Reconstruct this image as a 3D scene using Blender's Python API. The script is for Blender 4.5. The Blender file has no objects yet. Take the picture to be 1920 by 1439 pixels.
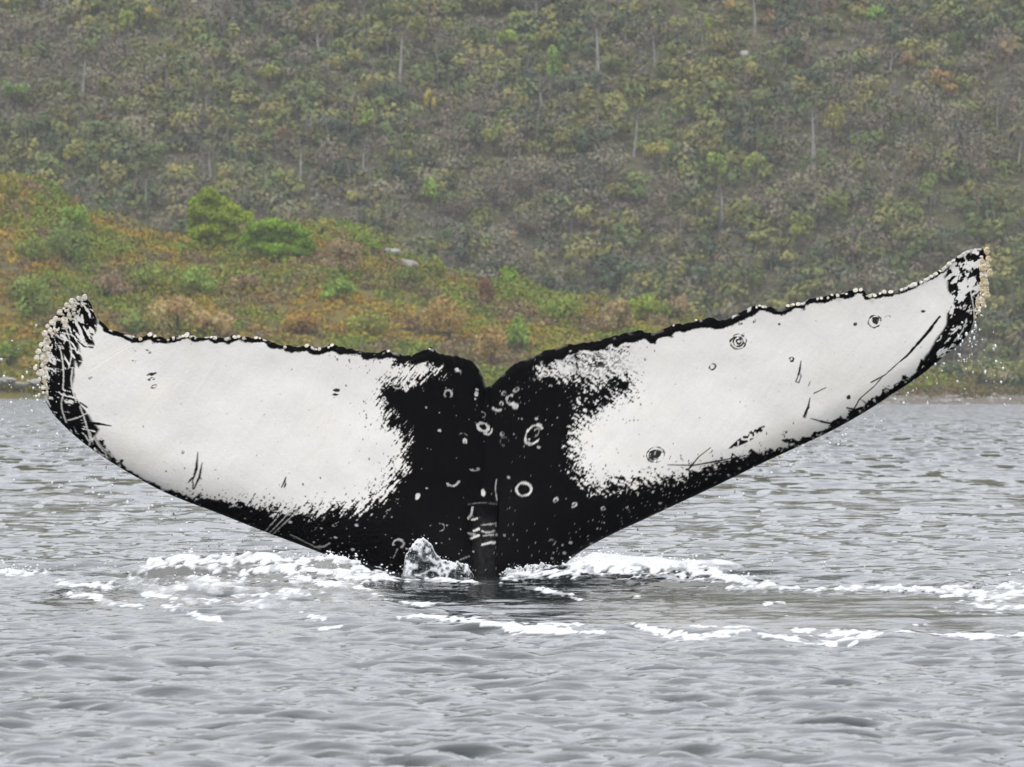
import bpy, math, random
import numpy as np
from mathutils import Vector, Matrix

# ------------------------------------------------------------------ camera, sky, sun, exposure
sc = bpy.context.scene
C = sc.collection
F = 21533.0            # focal length in pixels of the 1920 px wide photograph
HC = 1.0045            # height of the camera above the water
cam_d = bpy.data.cameras.new('camera'); cam = bpy.data.objects.new('camera', cam_d); C.objects.link(cam)
cam.location = (0, 0, HC); cam.rotation_euler = (math.radians(90), 0, 0)
cam_d.sensor_width = 36; cam_d.lens = 36 * F / 1920; cam_d.clip_start = .5; cam_d.clip_end = 6000
cam_d.dof.use_dof = True; cam_d.dof.focus_distance = 58; cam_d.dof.aperture_fstop = 30
sc.camera = cam

SUN_EL, SUN_AZ = 52, 205            # azimuth measured clockwise from +Y: behind the camera, a little to the left
w = bpy.data.worlds.new('World'); sc.world = w; w.use_nodes = True
nt = w.node_tree; nt.nodes.clear()
out = nt.nodes.new('ShaderNodeOutputWorld'); bg = nt.nodes.new('ShaderNodeBackground')
sky = nt.nodes.new('ShaderNodeTexSky'); sky.sky_type = 'NISHITA'; sky.sun_disc = False
sky.sun_elevation = math.radians(SUN_EL); sky.sun_rotation = math.radians(SUN_AZ)
mix = nt.nodes.new('ShaderNodeMix'); mix.data_type = 'RGBA'
mix.inputs[0].default_value = .86                                  # cloud cover over the sky
mix.inputs[7].default_value = (10.2, 10.4, 10.9, 1)
nt.links.new(sky.outputs[0], mix.inputs[6]); nt.links.new(mix.outputs[2], bg.inputs[0])
bg.inputs[1].default_value = .105
nt.links.new(bg.outputs[0], out.inputs[0])
sd_ = bpy.data.lights.new('sun', 'SUN'); sun = bpy.data.objects.new('sun', sd_); C.objects.link(sun)
sd_.energy = .8; sd_.angle = math.radians(18); sd_.color = (1, .97, .93)
sun.rotation_euler = (math.radians(90 - SUN_EL), 0, math.radians(180 - SUN_AZ + 0))
sc.view_settings.view_transform = 'Standard'; sc.view_settings.look = 'None'
sc.view_settings.gamma = 1; sc.view_settings.use_curve_mapping = False
sc.view_settings.exposure = .2
sc.cycles.max_bounces = 5; sc.cycles.volume_bounces = 0

# ------------------------------------------------------------------ helpers
rng = np.random.default_rng(7)

def at(px, py, Y):
    """the point at depth Y that the photograph shows at pixel px, py"""
    return np.array([(px - 960) * Y / F, Y, HC - (py - 719.5) * Y / F])

def tag(o, label=None, cat=None, group=None, kind=None):
    if label: o['label'] = label
    if cat: o['category'] = cat
    if group: o['group'] = group
    if kind: o['kind'] = kind
    return o

def mesh_np(name, V, faces, mat, parent=None, smooth=False, color=None, attrs=None):
    """one mesh object from numpy arrays; faces is (n,3) or (n,4)"""
    V = np.ascontiguousarray(V, np.float32); faces = np.ascontiguousarray(faces, np.int32)
    me = bpy.data.meshes.new(name)
    n, k = faces.shape
    me.vertices.add(len(V)); me.vertices.foreach_set('co', V.ravel())
    me.loops.add(n * k); me.loops.foreach_set('vertex_index', faces.ravel())
    me.polygons.add(n)
    me.polygons.foreach_set('loop_start', np.arange(0, n * k, k, dtype=np.int32))
    me.polygons.foreach_set('use_smooth', np.full(n, smooth, bool))
    me.update(calc_edges=True)
    if color is not None:
        a = me.color_attributes.new('tint', 'FLOAT_COLOR', 'POINT')
        c4 = np.ones((len(V), 4), np.float32); c4[:, :3] = color
        a.data.foreach_set('color', c4.ravel())
    for nm, arr in (attrs or {}).items():
        a = me.attributes.new(nm, 'FLOAT', 'POINT'); a.data.foreach_set('value', np.ascontiguousarray(arr, np.float32))
    me.materials.append(mat)
    o = bpy.data.objects.new(name, me); C.objects.link(o)
    if parent: o.parent = parent
    return o

def empty(name, loc):
    o = bpy.data.objects.new(name, None); o.location = loc; C.objects.link(o); o.empty_display_size = .3
    return o

def grid_faces(nr, nc):
    i = np.arange(nr - 1)[:, None] * nc + np.arange(nc - 1)[None, :]
    return np.stack([i, i + 1, i + nc + 1, i + nc], -1).reshape(-1, 4)

def mat(name):
    m = bpy.data.materials.new(name); m.use_nodes = True
    return m, m.node_tree, m.node_tree.nodes['Principled BSDF']

def node(nt, typ, **kw):
    n = nt.nodes.new(typ)
    for k, v in kw.items():
        if isinstance(k, str) and k.startswith('i_'):
            n.inputs[k[2:]].default_value = v
        else: setattr(n, k, v)
    return n
# ------------------------------------------------------------------ numpy noise
def _hash(ix, iy, seed):
    h = (ix.astype(np.int64) * 374761393 + iy.astype(np.int64) * 668265263 + seed * 1274126177) & 0xFFFFFFFF
    h = ((h ^ (h >> 13)) * 1274126177) & 0xFFFFFFFF
    h = (h ^ (h >> 16)) & 0xFFFFFFFF
    return h.astype(np.float64) / 4294967295.0

def vnoise(x, y, seed=0):
    """value noise 0..1"""
    x = np.asarray(x, float); y = np.asarray(y, float)
    ix = np.floor(x); iy = np.floor(y)
    fx = x - ix; fy = y - iy
    fx = fx * fx * (3 - 2 * fx); fy = fy * fy * (3 - 2 * fy)
    a = _hash(ix, iy, seed); b = _hash(ix + 1, iy, seed)
    c = _hash(ix, iy + 1, seed); d = _hash(ix + 1, iy + 1, seed)
    return (a * (1 - fx) + b * fx) * (1 - fy) + (c * (1 - fx) + d * fx) * fy

def fbm(x, y, seed=0, octv=4, gain=0.5):
    s = 0; a = 1; t = 0
    for o in range(octv):
        s = s + a * vnoise(x * 2 ** o + 17.3 * o, y * 2 ** o - 9.1 * o, seed + o)
        t += a; a *= gain
    return s / t

def sstep(a, b, x):
    t = np.clip((x - a) / (b - a), 0, 1)
    return t * t * (3 - 2 * t)

def rot(x, y, deg):
    c, s = math.cos(math.radians(deg)), math.sin(math.radians(deg))
    return x * c + y * s, -x * s + y * c

def poly_sd(px, py, poly):
    """signed distance to a closed polygon, positive inside"""
    P = np.array(poly, float); Q = np.roll(P, -1, 0)
    d = np.full(px.shape, 1e18); ins = np.zeros(px.shape, bool)
    for (ax, ay), (bx, by) in zip(P, Q):
        ex, ey = bx - ax, by - ay
        t = np.clip(((px - ax) * ex + (py - ay) * ey) / (ex * ex + ey * ey + 1e-9), 0, 1)
        d = np.minimum(d, (px - ax - t * ex) ** 2 + (py - ay - t * ey) ** 2)
        c = ((ay > py) != (by > py)) & (px < (bx - ax) * (py - ay) / ((by - ay) if by != ay else 1e-9) + ax)
        ins ^= c
    d = np.sqrt(d)
    return np.where(ins, d, -d)

def line_d(px, py, pts):
    """distance to an open polyline and position 0..1 along it"""
    d = np.full(px.shape, 1e18); tt = np.zeros(px.shape)
    n = len(pts) - 1
    for i in range(n):
        ax, ay = pts[i]; bx, by = pts[i + 1]
        ex, ey = bx - ax, by - ay
        t = np.clip(((px - ax) * ex + (py - ay) * ey) / (ex * ex + ey * ey + 1e-9), 0, 1)
        q = (px - ax - t * ex) ** 2 + (py - ay - t * ey) ** 2
        m = q < d
        d = np.where(m, q, d); tt = np.where(m, (i + t) / n, tt)
    return np.sqrt(d), tt
# ------------------------------------------------------------------ the fluke: outline, skin pigment and painted edge shading
TL = [(912,726),(907,708),(898,692),(886,677),(870,673),(856,666),(840,669),(820,661),(806,652),(794,658),(780,664),(760,667),(740,662),(726,657),(712,663),(690,662),(670,656),(640,654),(624,647),(606,652),(590,653),(575,647),(560,652),(540,650),(520,646),(500,637),(482,631),(470,635),(447,630),(430,634),(410,634),(390,632),(370,634),(350,628),(325,634),(308,636),(290,634),(281,627),(265,634),(250,633),(235,626),(215,621),(200,615),(192,606),(181,598),(175,585),(171,570),(163,559),(152,557)]
LL = [(885,1260),(850,1180),(800,1125),(740,1094),(680,1067),(620,1044),(560,1021),(500,999),(450,979),(400,959),(350,941),(300,920),(250,892),(210,868),(175,845),(145,822),(119,798),(97,775),(83,748),(75,720),(73,690),(76,655),(86,626),(98,603),(114,581),(133,564),(152,556)]
TR = [(912,726),(924,722),(936,708),(950,697),(962,683),(980,677),(1000,669),(1020,661),(1050,651),(1080,645),(1110,641),(1150,634),(1180,626),(1195,620),(1210,624),(1225,626),(1250,616),(1263,609),(1280,611),(1310,601),(1333,596),(1350,602),(1365,599),(1380,589),(1400,583),(1425,571),(1445,577),(1465,579),(1485,570),(1505,569),(1520,561),(1530,558),(1545,560),(1560,553),(1575,553),(1590,549),(1605,542),(1620,544),(1626,553),(1640,553),(1655,546),(1668,547),(1685,544),(1700,536),(1720,531),(1745,517),(1765,505),(1780,492),(1795,482),(1810,471),(1826,466),(1842,466)]
LR = [(930,1260),(965,1180),(1005,1120),(1035,1082),(1055,1062),(1075,1044),(1100,1027),(1130,1011),(1170,991),(1220,969),(1270,945),(1320,922),(1370,898),(1420,873),(1470,850),(1520,827),(1560,808),(1600,786),(1640,762),(1668,743),(1700,722),(1730,702),(1750,685),(1775,665),(1795,649),(1812,631),(1824,612),(1834,592),(1842,570),(1849,540),(1853,510),(1853,485),(1842,466)]

def resample(pts, n, smooth=True):
    P = np.array(pts, float)
    if smooth:                                   # round the corners a little (Chaikin)
        for _ in range(2):
            Q = [P[0]]
            for a, b in zip(P[:-1], P[1:]):
                Q += [a * .75 + b * .25, a * .25 + b * .75]
            Q.append(P[-1]); P = np.array(Q)
    s = np.concatenate([[0], np.cumsum(np.hypot(*np.diff(P, axis=0).T))]); s /= s[-1]
    t = np.linspace(0, 1, n)
    return np.stack([np.interp(t, s, P[:, 0]), np.interp(t, s, P[:, 1])], 1)

CENTRE = [(690,640),(740,672),(790,684),(822,686),(812,700),(786,708),(758,714),(738,712),(716,730),(706,748),(712,770),(730,792),(745,812),(754,836),(750,862),(738,892),(722,916),(700,934),(660,946),(617,954),(560,962),(505,958),(460,952),(433,952),(400,948),(350,940),(400,1000),(900,1400),(1300,1000),(1420,900),(1440,862),(1395,880),(1345,886),(1305,893),(1270,893),(1230,899),(1171,902),(1125,906),(1096,900),(1082,868),(1077,838),(1089,802),(1110,772),(1150,752),(1166,728),(1140,716),(1100,718),(1070,716),(1036,706),(1022,692),(1060,672),(1100,658),(1160,640),(1160,560),(912,560)]
LTIP = [(60,560),(150,540),(176,575),(184,603),(180,625),(172,632),(178,648),(160,645),(146,637),(150,655),(154,676),(146,690),(140,676),(138,700),(136,722),(142,745),(158,768),(172,790),(186,806),(176,818),(190,838),(210,856),(196,872),(130,850),(60,760)]
RTIP = [(1795,462),(1870,450),(1880,560),(1860,600),(1800,680),(1735,728),(1668,765),(1690,725),(1720,700),(1736,668),(1752,640),(1772,610),(1776,580),(1790,566),(1778,545),(1770,520),(1778,500)]
W_RINGS = [ # x, y, rx, ry, tilt, line, gap start, gap span, brightness
 (745,720,9,9,0,3.4,250,70,.8),(840,739,7,7,0,2.6,60,60,.6),(857,703,6,9,30,2,0,200,.35),(857,694,3,3,0,3,0,0,.9),(893,739,3,3,0,3,0,0,.75),
 (906,801,10,7,20,4.2,0,0,.85),(913,806,9,8,20,3,120,200,.7),(1001,815,20,13,-52,3.4,20,70,.85),(1004,812,9,5,-52,2.2,150,150,.5),(982,918,14,12,0,3.4,0,0,.95),
 (1023,699,7,7,0,4,0,0,.9),(1056,689,7,8,15,3.4,0,0,.85),(1102,667,8,8,0,3,0,0,.8),(1103,712,6,6,0,2,40,80,.45),(1132,675,6,5,0,2.2,90,120,.5),(1146,683,5,5,0,2.2,0,0,.45),
 (958,750,8,8,0,3.6,300,90,.85),(966,762,5,5,0,4,0,0,.85),(946,828,8,8,0,1.6,0,90,.3),(932,768,7,3,10,3,200,140,.8),(849,903,12,8,-10,3,175,190,.7),(945,738,4,3,0,2,0,0,.7),(940,757,3,3,0,2,0,0,.7),(968,731,5,3,-30,2,0,0,.6),
 (904,778,6,5,0,1.6,90,160,.5),(872,828,3,4,0,3,0,0,.85),(868,820,9,7,0,1.3,0,200,.3),(942,814,3,3,0,2,0,0,.6),(825,989,8,7,0,2.4,100,150,.5),(747,1020,10,8,0,3.2,60,100,.6),(890,880,7,3,0,2,180,150,.5),(783,931,3,5,15,3,0,0,.9),
 (906,925,2.5,5,0,3,0,0,.85),(1042,938,4,3,-30,2,0,0,.8),(1077,947,5,3,-40,2,0,0,.7),(1131,954,3,3,0,2,0,0,.8),(1033,1018,8,5,-20,2,60,160,.35),(720,748,3,3,0,2,0,0,.7),(724,757,3,3,0,2,0,0,.6)]
W_LINES = [([(931,900),(928,918),(932,938)],1.8,.4),([(886,952),(884,965),(878,972)],4,.6),([(888,996),(898,992)],4,.95),([(884,1010),(898,1004)],4,.9),([(880,1000),(890,1002)],3,.4),
 ([(878,1000),(884,1004),(894,1004)],2,.5),([(902,985),(930,982)],2,.5),([(904,1022),(918,1018),(928,1018)],3.4,.8),([(903,996),(914,1000),(926,996)],3,.6),([(906,1005),(925,1003)],2.4,.5),([(884,975),(895,973)],3,.8),
 ([(505,1000),(530,975),(552,950)],1.6,.6),([(498,996),(528,962),(545,948)],1.4,.6),([(512,1002),(540,975),(560,958)],1.3,.5),([(545,1003),(575,1018),(600,1030)],1.6,.5),([(590,1026),(608,1026),(618,1019)],2.4,.6),
 ([(878,946),(905,942),(932,946)],1.2,.2),([(745,1030),(738,1046)],1.6,.4),([(1178,905),(1175,925)],1.4,.35),([(1193,897),(1190,915)],1.2,.35),([(862,1050),(880,1043)],1.6,.3),([(1208,978),(1222,966),(1250,958)],2.2,.45)]
B_RINGS = [(1384,641,15,14,0,1.8,200,30),(1384,641,9,9,0,1.8,0,0),(1385,641,4,4,0,3,0,0),(1382,645,13,13,0,1.4,0,180),(1640,603,12,11,-30,1.8,0,0),(1642,601,6,6,0,6,0,0),(1229,853,17,14,-15,1.6,0,0),(1230,852,9,7,-15,7,0,0),(1229,853,12,9,-15,1.4,0,0),
 (1336,688,6,5,-40,1.5,0,0),(1407,641,2,2,0,1,0,0),(284,702,5,1.6,-15,1.4,0,0),(285,711,5,2,-15,1.4,0,0),(289,725,5,3,-15,1.3,0,0),(631,732,4,2.5,0,3,0,0),(630,740,3,1,0,1,0,0),(1484,674,3,4,0,2,0,0),(1604,608,2.5,2.5,0,2,0,0),(1731,584,2.2,1.6,0,2,0,0),(1665,596,5,4,0,.8,0,180),
 (252,656,3,1.4,40,1,0,0),(279,660,4,1.4,40,1,0,0),(251,678,2.5,2,0,.8,0,0),(169,709,3,1.4,-20,1,0,0),(1415,603,1.5,3,20,1,0,0),(1388,607,2.5,1.5,0,1,0,0),(1461,608,1.5,1.5,0,1,0,0),(343,848,1.6,3,0,1,0,0),(208,862,3,3,0,2,0,0),(228,866,2,3,0,2,0,0),(1471,812,4,2,-40,1,0,0),(1592,745,3,2,-30,1.6,0,0)]
B_LINES = [([(371,848),(368,880),(360,905)],[1,5,1]),([(379,868),(374,895),(364,917)],[1,5,2]),([(361,897),(352,906)],[5,1]),([(362,905),(362,917)],[2,3]),([(536,895),(531,908),(528,914)],[1,3,2]),([(536,896),(533,914),(537,908)],[1,2,1]),
 ([(1502,677),(1499,697),(1496,704)],[1,4,3]),([(1498,702),(1492,716),(1498,718),(1502,706),(1500,700)],[1.3,1.6,1.4,1.4,1.2]),([(1519,746),(1515,765),(1507,782)],[1,5,3]),([(1507,782),(1510,784),(1515,768)],[2,1,1]),([(1549,727),(1526,738)],[1,1.6]),([(1519,716),(1516,724)],[1,1]),
 ([(1252,872),(1300,873),(1340,866),(1388,857)],[1.4,2.6,3,2]),([(1332,840),(1310,857),(1293,878)],[1,1.6,3.4]),([(1762,594),(1736,628),(1700,668),(1683,682)],[3.5,6,4,1]),([(1683,682),(1660,703),(1634,717)],[2,1.4,2.4]),([(1655,706),(1640,724),(1612,748),(1602,766)],[1.4,1.2,1.8,2]),
 ([(1520,785),(1545,792),(1575,797)],[1.2,4,6]),([(1588,765),(1600,768),(1612,776)],[2,4,4]),([(160,794),(185,795),(209,799)],[6,5,1]),([(150,755),(163,764)],[2,3]),([(1612,748),(1625,757),(1634,750)],[1.2,1.6,1.2]),([(176,645),(172,640),(165,636)],[3,2,2]),([(146,640),(158,650),(174,652)],[2,3,3]),
 ([(1700,723),(1680,730),(1664,740)],[3,6,7])]

def spots(px, py, cell, prob, rmin, rmax, seed, ax=1.0):
    """scattered small irregular dots: one jittered dot in some of the cells"""
    gx, gy = np.floor(px / cell), np.floor(py / cell)
    out = np.zeros(px.shape)
    for ox in (-1, 0, 1):
        for oy in (-1, 0, 1):
            cx, cy = gx + ox, gy + oy
            jx = (cx + .5 + .8 * (_hash(cx, cy, seed) - .5)) * cell
            jy = (cy + .5 + .8 * (_hash(cx, cy, seed + 1) - .5)) * cell
            r = rmin + (rmax - rmin) * _hash(cx, cy, seed + 2) ** 2
            on = _hash(cx, cy, seed + 3) < prob
            u, v = rot(px - jx, py - jy, 140 * _hash(cx[:1], cy[:1], seed)[0] - 40)
            out = np.maximum(out, on * sstep(1.25, .75, np.hypot(u / ax, v) / r))
    return out

def boxed(px, py, pts, pad):
    P = np.array(pts, float)
    return np.nonzero((px > P[:, 0].min() - pad) & (px < P[:, 0].max() + pad) & (py > P[:, 1].min() - pad) & (py < P[:, 1].max() + pad))[0]

def skin(px, py):
    """black 0..1, and brightness of the pale tone, for points in the plane of the fluke"""
    wob = 9 * (fbm(px / 22, py / 22, 3) - .5)
    sd = poly_sd(px + wob, py - wob, CENTRE)
    a, b = rot(px, py, -52)                       # streaks run up to the right on the left lobe
    a2, b2 = rot(px, py, 35)
    left = px < 912
    streak = np.where(left, .6 * vnoise(a / 15 + .3 * vnoise(px / 30, py / 30, 4), b / 2.6, 5) + .4 * vnoise(a / 9, b / 3.2, 6), .6 * vnoise(a2 / 10, b2 / 3, 7) + .4 * vnoise(px / 4, py / 4, 8))
    fine = vnoise(px / 2.3, py / 2.3, 9)
    big = fbm(px / 40, py / 40, 11, 3)
    n = np.clip((.52 * streak + .24 * fine + .24 * big - .5) * 2.2 + .5, 0.0, 1)
    w = 13 + 24 * big + np.where((px > 1080) & (py < 760), 22, 0) + np.where(py > 850, 6, 0)
    w = w * (1 - .55 * np.exp(-((px - 712) / 28) ** 2 - ((py - 750) / 30) ** 2))
    t = .5 + sd / (2.0 * w)
    black = sstep(-.11, .13, t - n)
    # mottled pale bridge between the trailing band and the right arm
    m = np.exp(-(((px - 1120) / 55) ** 2 + ((py - 680) / 22) ** 2))
    black = np.maximum(black, m * sstep(.47, .6, .5 * vnoise(px / 7, py / 4, 21) + .5 * fine))
    m = np.exp(-(((px - 1160) / 34) ** 2 + ((py - 722) / 24) ** 2))
    black = np.maximum(black, sstep(.0, .12, m * .68 - .9 * (.5 * vnoise(px / 6, py / 6, 22) + .3 * fine + .2 * big)))
    # band along the trailing edge
    trail = TL[::-1] + TR
    dt, _ = line_d(px, py, trail)
    wid = np.interp(px, [180, 260, 520, 640, 700, 760, 830, 1000, 1120, 1220, 1400, 1500, 1580, 1700, 1780], [9, 9, 10, 11, 12, 15, 22, 20, 17, 17, 14, 11, 9, 8, 7])
    wn = wid * (.62 + .75 * vnoise(px / 13, py / 13, 31)) + 2.4 * (fine - .5)
    black = np.maximum(black, sstep(-1.2, 1.2, wn - dt) * sstep(-6, 2, 1780 - px) )
    # pale chips on the rim of the trailing edge
    chip = .8 * sstep(.68, .76, vnoise(px / 9, py / 9, 33)) * sstep(4.5, 2.5, dt)
    chip = chip * np.where((px < 600) | (px > 1370), 1.0, np.where((px < 850) | (px > 1250), .45, .15))
    rimw = sstep(.2, .5, np.interp(px, [1370, 1400, 1430, 1460, 1500, 1560, 1620, 1690, 1720, 1800, 1830], [0, .1, 0, .3, .2, .1, .2, .3, .8, 1, .2])) * sstep(7, 4, dt)
    # band along the leading edge
    dl, _ = line_d(px, py, LL[3:])
    wl = np.interp(px, [80, 140, 200, 240, 300, 360, 420, 560], [46, 38, 16, 5, 6, 10, 22, 44]) * (.35 + .8 * vnoise(px / 8, py / 8, 35) + .6 * streak)
    black = np.maximum(black, sstep(-1.5, 1.5, wl - dl) * (px < 640) * sstep(.1, .35, vnoise(px / 5, py / 5, 37) + .5 * sstep(300, 500, px)))
    dr, _ = line_d(px, py, LR[3:])
    wr = np.interp(px, [1300, 1380, 1450, 1520, 1600, 1660, 1700, 1760, 1800, 1840], [48, 34, 17, 11, 12, 16, 12, 20, 42, 26]) * (.1 + 1.1 * vnoise(px / 11, py / 11, 36) + .7 * streak)
    black = np.maximum(black, sstep(-1.5, 1.5, wr - dr) * (px > 1290) * (py > 580) * sstep(.16, .34, .6 * vnoise(a2 / 9, b2 / 3, 38) + .4 * fine))
    # the ragged tips
    def mott(s, sx, sy, deg, sc=1.):
        u, v = rot(px, py, deg)
        return .55 * vnoise(u / sx, v / sy, s) + .3 * vnoise(u / (sx * .45), v / (sy * .45), s + 1) + .15 * fine
    sl = poly_sd(px + wob, py, LTIP)
    ql = mott(41, 16, 5, 60)
    ql2 = mott(45, 20, 4, 15)
    den = np.interp(py, [560, 640, 700, 740, 860], [.40, .43, .36, .28, .32]) + .14 * sstep(108, 94, px) * sstep(760, 690, py)
    tip = sstep(-3, 3, sl) * np.maximum(sstep(den - .03, den + .03, ql) * sstep(.28, .34, ql2), 0)
    black = np.where(sl > -3, np.where(sl > 3, tip, np.maximum(black * .6, tip)), black)
    dv, _ = line_d(px, py, [(112,640),(113,690),(111,730),(122,765),(150,805)])
    black = np.maximum(black, sstep(-2, 2, 8 - dv) * sstep(.25, .45, ql2))
    rim = (np.abs(sl - 1.5) < 1.6) & (py < 705)
    black = np.where(rim, np.maximum(black, .9 * sstep(.4, .5, fine * .4 + .6 * ql)), black)
    sr = poly_sd(px + wob, py, RTIP)
    qr = mott(51, 9, 6, -40)
    denr = np.interp(py, [465, 500, 540, 565, 590, 640, 740], [.40, .47, .50, .50, .36, .33, .40])
    tip = sstep(denr - .04, denr + .04, qr)
    black = np.where(sr > -2, np.where(sr > 4, tip, np.maximum(black, tip * sstep(-2, 4, sr))), black)
    # a mottled stroke and small flecks low on the right lobe
    dd, tt = line_d(px, py, [(1432,802),(1400,822),(1366,842)])
    black = np.maximum(black, sstep(-1, 2, 8 * np.sin(np.pi * np.clip(tt * .8 + .15, 0, 1)) - dd) * sstep(.35, .5, vnoise(px / 4, py / 4, 61)))
    prob = .5 * np.exp(-np.abs(np.minimum(sd, 0)) / 30)
    black = np.maximum(black, spots(px, py, 6, prob * .45, .7, 1.7, 63, 1.8) * .85 * (sd < 0))
    black = np.maximum(black, .3 * spots(px, py, 22, .2, .7, 1.6, 65))
    # marks drawn one by one
    def ring(x0, y0, rx, ry, tilt, lw, g0, gs):
        u, v = rot(px - x0, py - y0, tilt)
        r = np.hypot(u / rx, v / ry); ang = np.degrees(np.arctan2(v, u)) % 360
        dist = np.abs(r - 1) * min(rx, ry)
        if lw >= min(rx, ry) * .8: dist = np.maximum(r - 1, 0) * min(rx, ry) + lw * .5 - 1
        k = sstep(lw * .5 + .9, lw * .5 - .6, dist + .25 + 2.4 * (vnoise(px / 4, py / 4, 72) - .5)) * (.55 + .6 * vnoise(px / 6, py / 6, 73))
        if gs: k = k * (((ang - g0) % 360) > gs)
        return k
    for (x0, y0, rx, ry, tilt, lw, g0, gs) in B_RINGS:
        black = np.maximum(black, np.clip(ring(x0, y0, rx, ry, tilt, lw, g0, gs) * 1.5, 0, .97))
    for pts, ws in B_LINES:
        I = boxed(px, py, pts, 8)
        dd, tt = line_d(px[I], py[I], pts)
        ww = np.interp(tt, np.linspace(0, 1, len(ws)), ws) * (.6 + .6 * vnoise(px[I] / 5, py[I] / 5, 71))
        black[I] = np.maximum(black[I], sstep(-.9, .9, ww * .5 - dd + .3))
    white = np.zeros(px.shape)
    for (x0, y0, rx, ry, tilt, lw, g0, gs, br) in W_RINGS:
        white = np.maximum(white, ring(x0, y0, rx, ry, tilt, lw, g0, gs) * br)
    def wline(pts, lw, br):
        I = boxed(px, py, pts, 8)
        dd, tt = line_d(px[I], py[I], [tuple(q) for q in resample(pts, 9)] if len(pts) > 2 else pts)
        white[I] = np.maximum(white[I], sstep(lw * .5 + .8, lw * .5 - .5, dd + 1.5 * (fine[I] - .5)) * br)
    for pts, lw, br in W_LINES: wline(pts, lw, br)
    # water drops and small scars on the black
    dens = .05 + .10 * sstep(950, 1010, py) + .25 * np.exp(-((px - 950) / 45) ** 2 - ((py - 745) / 40) ** 2) + .42 * sstep(55, 8, dr) * (px > 1000) + .35 * sstep(60, 10, dl)
    white = np.maximum(white, spots(px, py, 13, dens * .55, .6, 2.2, 81, 1.7) * .65 * (sd > 8))
    white = np.maximum(white, spots(px, py, 7, dens * .8, .4, 1.2, 87) * .4 * (sd > 8))
    for pts in [[(150,762),(160,790),(170,826)],[(120,738),(113,760),(124,792)],[(172,768),(152,782),(128,788)],[(140,600),(152,622),(160,642)],[(150,580),(143,605),(152,632)],
                [(112,650),(120,690),(118,730)],[(136,690),(132,720),(142,752)],[(160,800),(172,815),(166,838)],[(176,820),(186,838),(200,852)],[(130,640),(136,665),(128,692)],[(128,585),(122,610),(130,636)],[(152,640),(165,650),(176,672)]]:
        wline(pts, 2.4, .75)
    for pts in [[(1806,478),(1815,495),(1822,510)],[(1812,520),(1820,545),(1826,580)],[(1826,580),(1828,600),(1822,618)],[(1790,640),(1805,622),(1812,600)]]: wline(pts, 2.6, .7)
    white = np.maximum(white, np.maximum(chip, rimw * sstep(.3, .5, vnoise(px / 6, py / 6, 85))) * .9)
    black = np.clip(black, 0, 1) * (1 - white)
    smear = sstep(.60, .80, vnoise(a / 60, b / 3, 93)) * .018 + sstep(.66, .8, vnoise(a2 / 70, b2 / 2.5, 94)) * .015
    yel = sstep(.5, .8, fbm(px / 70, py / 50, 95))
    tone = .95 - smear - .10 * sstep(60, 0, dl) * (px < 912) - .08 * sstep(45, 0, dr) + .18 * (fbm(px / 70, py / 45, 91) - .5) + .05 * (fine - .5) + .025 * (vnoise(a / 30, b / 8, 92) - .5)  # pale tone greyed along both leading edges: shading of the rounded rim, painted in
    return black, tone
# ------------------------------------------------------------------ water
def fft_tile(N, L, lam_peak, lam_min, rms_slope, seed, spread=2.0, wdir=(.25, 1.0), chop=1.0):
    r = np.random.default_rng(seed)
    k1 = 2 * np.pi * np.fft.fftfreq(N, L / N)
    kx, ky = np.meshgrid(k1, k1); k = np.hypot(kx, ky); k[0, 0] = 1
    kp = 2 * np.pi / lam_peak
    S = np.exp(-1.25 * (kp / k) ** 2) * k ** -3.8 * np.exp(-(k * lam_min / (2 * np.pi)) ** 2)
    wd = np.array(wdir) / np.hypot(*wdir)
    c = (kx * wd[0] + ky * wd[1]) / k
    S = S * (.12 + np.abs(c) ** spread); S[0, 0] = 0
    H = np.sqrt(S) * (r.normal(size=(N, N)) + 1j * r.normal(size=(N, N)))
    h = np.fft.ifft2(H)
    dx = np.fft.ifft2(-1j * H * kx / k).real; dy = np.fft.ifft2(-1j * H * ky / k).real
    sx = np.fft.ifft2(1j * kx * H).real; sy = np.fft.ifft2(1j * ky * H).real
    sc_ = rms_slope / math.sqrt((sx ** 2 + sy ** 2).mean())
    return dict(L=L, N=N, h=h.real * sc_, dx=dx * sc_ * chop, dy=dy * sc_ * chop)

def samp(T, key, x, y):
    A = T[key]; N = T['N']; u = (x / T['L'] * N) % N; v = (y / T['L'] * N) % N
    i = np.floor(u).astype(int) % N; j = np.floor(v).astype(int) % N; fu = u - np.floor(u); fv = v - np.floor(v)
    i1 = (i + 1) % N; j1 = (j + 1) % N
    return (A[j, i] * (1 - fu) + A[j, i1] * fu) * (1 - fv) + (A[j1, i] * (1 - fu) + A[j1, i1] * fu) * fv

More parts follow.
